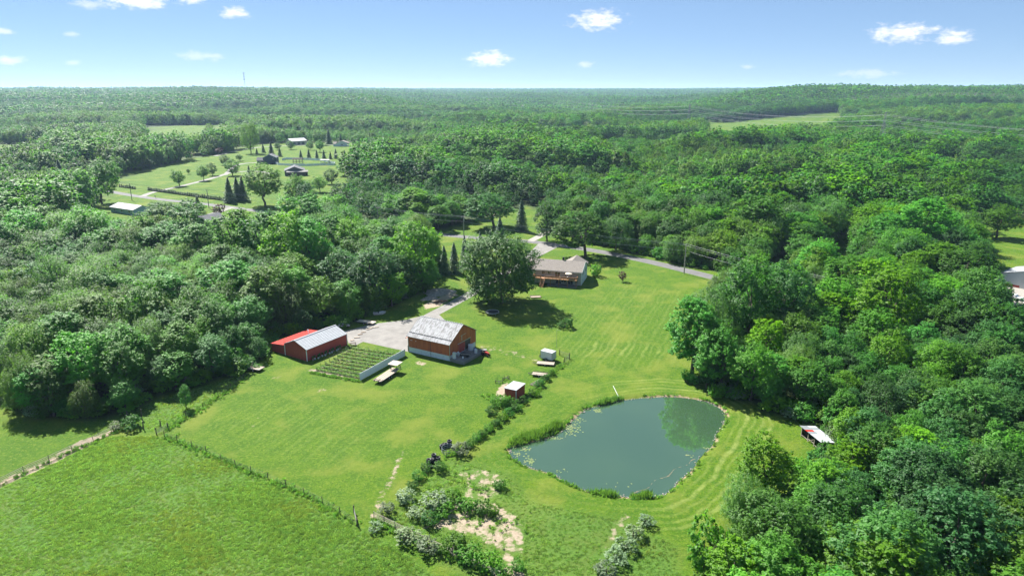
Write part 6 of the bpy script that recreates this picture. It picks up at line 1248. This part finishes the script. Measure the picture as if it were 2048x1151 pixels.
# a low mud bar crosses the inlet
bar = PP([(1262, 989), (1290, 972), (1318, 955), (1345, 940), (1372, 924), (1392, 915)]); Vb = []; Fb = []
for i in range(40):
    s = i / 39 * (len(bar) - 1); k = min(int(s), len(bar) - 2); p = bar[k].lerp(bar[k + 1], s - k); d = (bar[k + 1] - bar[k]).normalized(); w_ = .34 + .16 * math.sin(i * 1.9) + .12 * math.sin(i * .7); p = p + Vector((-d.y, d.x, 0)) * .35 * math.sin(i * .55); zt = WATER_Z + .022 + .03 * math.sin(i * 2.3) + .025 * math.sin(i * .37); nx_, ny_ = -d.y, d.x
    Vb += [(p.x + nx_ * w_, p.y + ny_ * w_, WATER_Z - .12), (p.x, p.y, zt), (p.x - nx_ * w_, p.y - ny_ * w_, WATER_Z - .12)]
for i in range(39): Fb += [(3 * i, 3 * i + 1, 3 * i + 4, 3 * i + 3), (3 * i + 1, 3 * i + 2, 3 * i + 5, 3 * i + 4)]
tag(obj('mud_bar', mesh('mud_bar', Vb, Fb, plain('mud', (.13, .115, .070), .9, .2, 2), smooth=True)), 'thin mud bar across the lower right inlet of the pond', kind='structure')
# stones and weeds along the water line
st = MB(); g = np.random.default_rng(31); PB = np.array(POND)
for k in range(420):
    i = g.integers(len(PB)); q = PB[i] + (PB[(i + 1) % len(PB)] - PB[i]) * g.random() + g.normal(size=2) * .22; r_ = g.uniform(.06, .19)
    st.lathe([(0, -r_ * .5), (r_, -.05), (r_ * .7, r_ * .5), (0, r_ * .7)], 5, 0, (q[0], q[1], -.3))
tag(st.build('shore_stones', plain('shore_stone', (.36, .33, .29), .9, .2, 2), None), 'small stones along the water line', kind='stuff')
pool('weed_pool', [tuft(450 + i, 16, .5, .3, 'weed', .07) for i in range(3)])
i = g.integers(0, len(PB), 260); f = g.random(260)[:, None]; q = PB[i] + (PB[(i + 1) % len(PB)] - PB[i]) * f; out = q - PB.mean(0); out /= np.linalg.norm(out, axis=1, keepdims=True); q = q + out * g.uniform(.1, 1.0, (260, 1)); sc = g.uniform(.5, 1.3, 260)
scatter('bank_weeds', 'weed_pool', q[:, 0], q[:, 1], np.full(260, -.25), g.uniform(0, 6, 260), np.stack([sc] * 3, 1), g.integers(0, 3, 260), 'weeds fringing the pond bank')
# weeds on fence lines and in the sand
wx = []; wy = []
for line, n, wd in ((PP([(1127, 728), (1093, 756), (1060, 795), (1005, 838), (955, 880), (893, 915)]), 700, .6), (PP([(329, 873), (412, 904), (502, 944), (608, 987), (714, 1050)]), 800, .5), (PP([(337, 857), (406, 814), (487, 757)]), 500, .8), (PP([(622, 745), (718, 763)]), 300, .25), (PP([(748, 1040), (845, 1088), (1000, 1160)]), 400, .5), (PP([(0, 970), (144, 903), (250, 856)]), 160, .4), (PP([(900, 1010), (950, 1030), (1040, 1060)]), 130, 2.0), (PP([(930, 960), (980, 985)]), 50, 1.2), (PP([(980, 790), (1010, 815)]), 200, 1.0)):
    for k in range(n): s = g.integers(len(line) - 1); p = line[s].lerp(line[s + 1], g.random()); wx.append(p.x + g.normal() * wd); wy.append(p.y + g.normal() * wd)
wx, wy = np.array(wx), np.array(wy); kk = g.random(len(wx)) < .6; wx, wy = wx[kk], wy[kk]; sc = g.uniform(.4, 1.15, len(wx)); scatter('weeds', 'weed_pool', wx, wy, np.zeros(len(wx)), g.uniform(0, 6, len(wx)), np.stack([sc] * 3, 1), g.integers(0, 3, len(wx)), 'weeds growing along the fence lines')

# ------------------------------------------------------------------ air
mb = MB(); mb.box(-31000, 31000, -1500, 35500, -30, 175); hm_, hn, hl = newmat('haze'); pv = hn.new('ShaderNodeVolumePrincipled'); pv.inputs['Density'].default_value = 5.5e-5; pv.inputs['Color'].default_value = (.50, .72, 1.0, 1); pv.inputs['Anisotropy'].default_value = .2
ho = hn.new('ShaderNodeOutputMaterial'); hl.new(pv.outputs[0], ho.inputs['Volume']); tag(mb.build('haze', hm_, None), 'thin blue summer haze', kind='stuff')
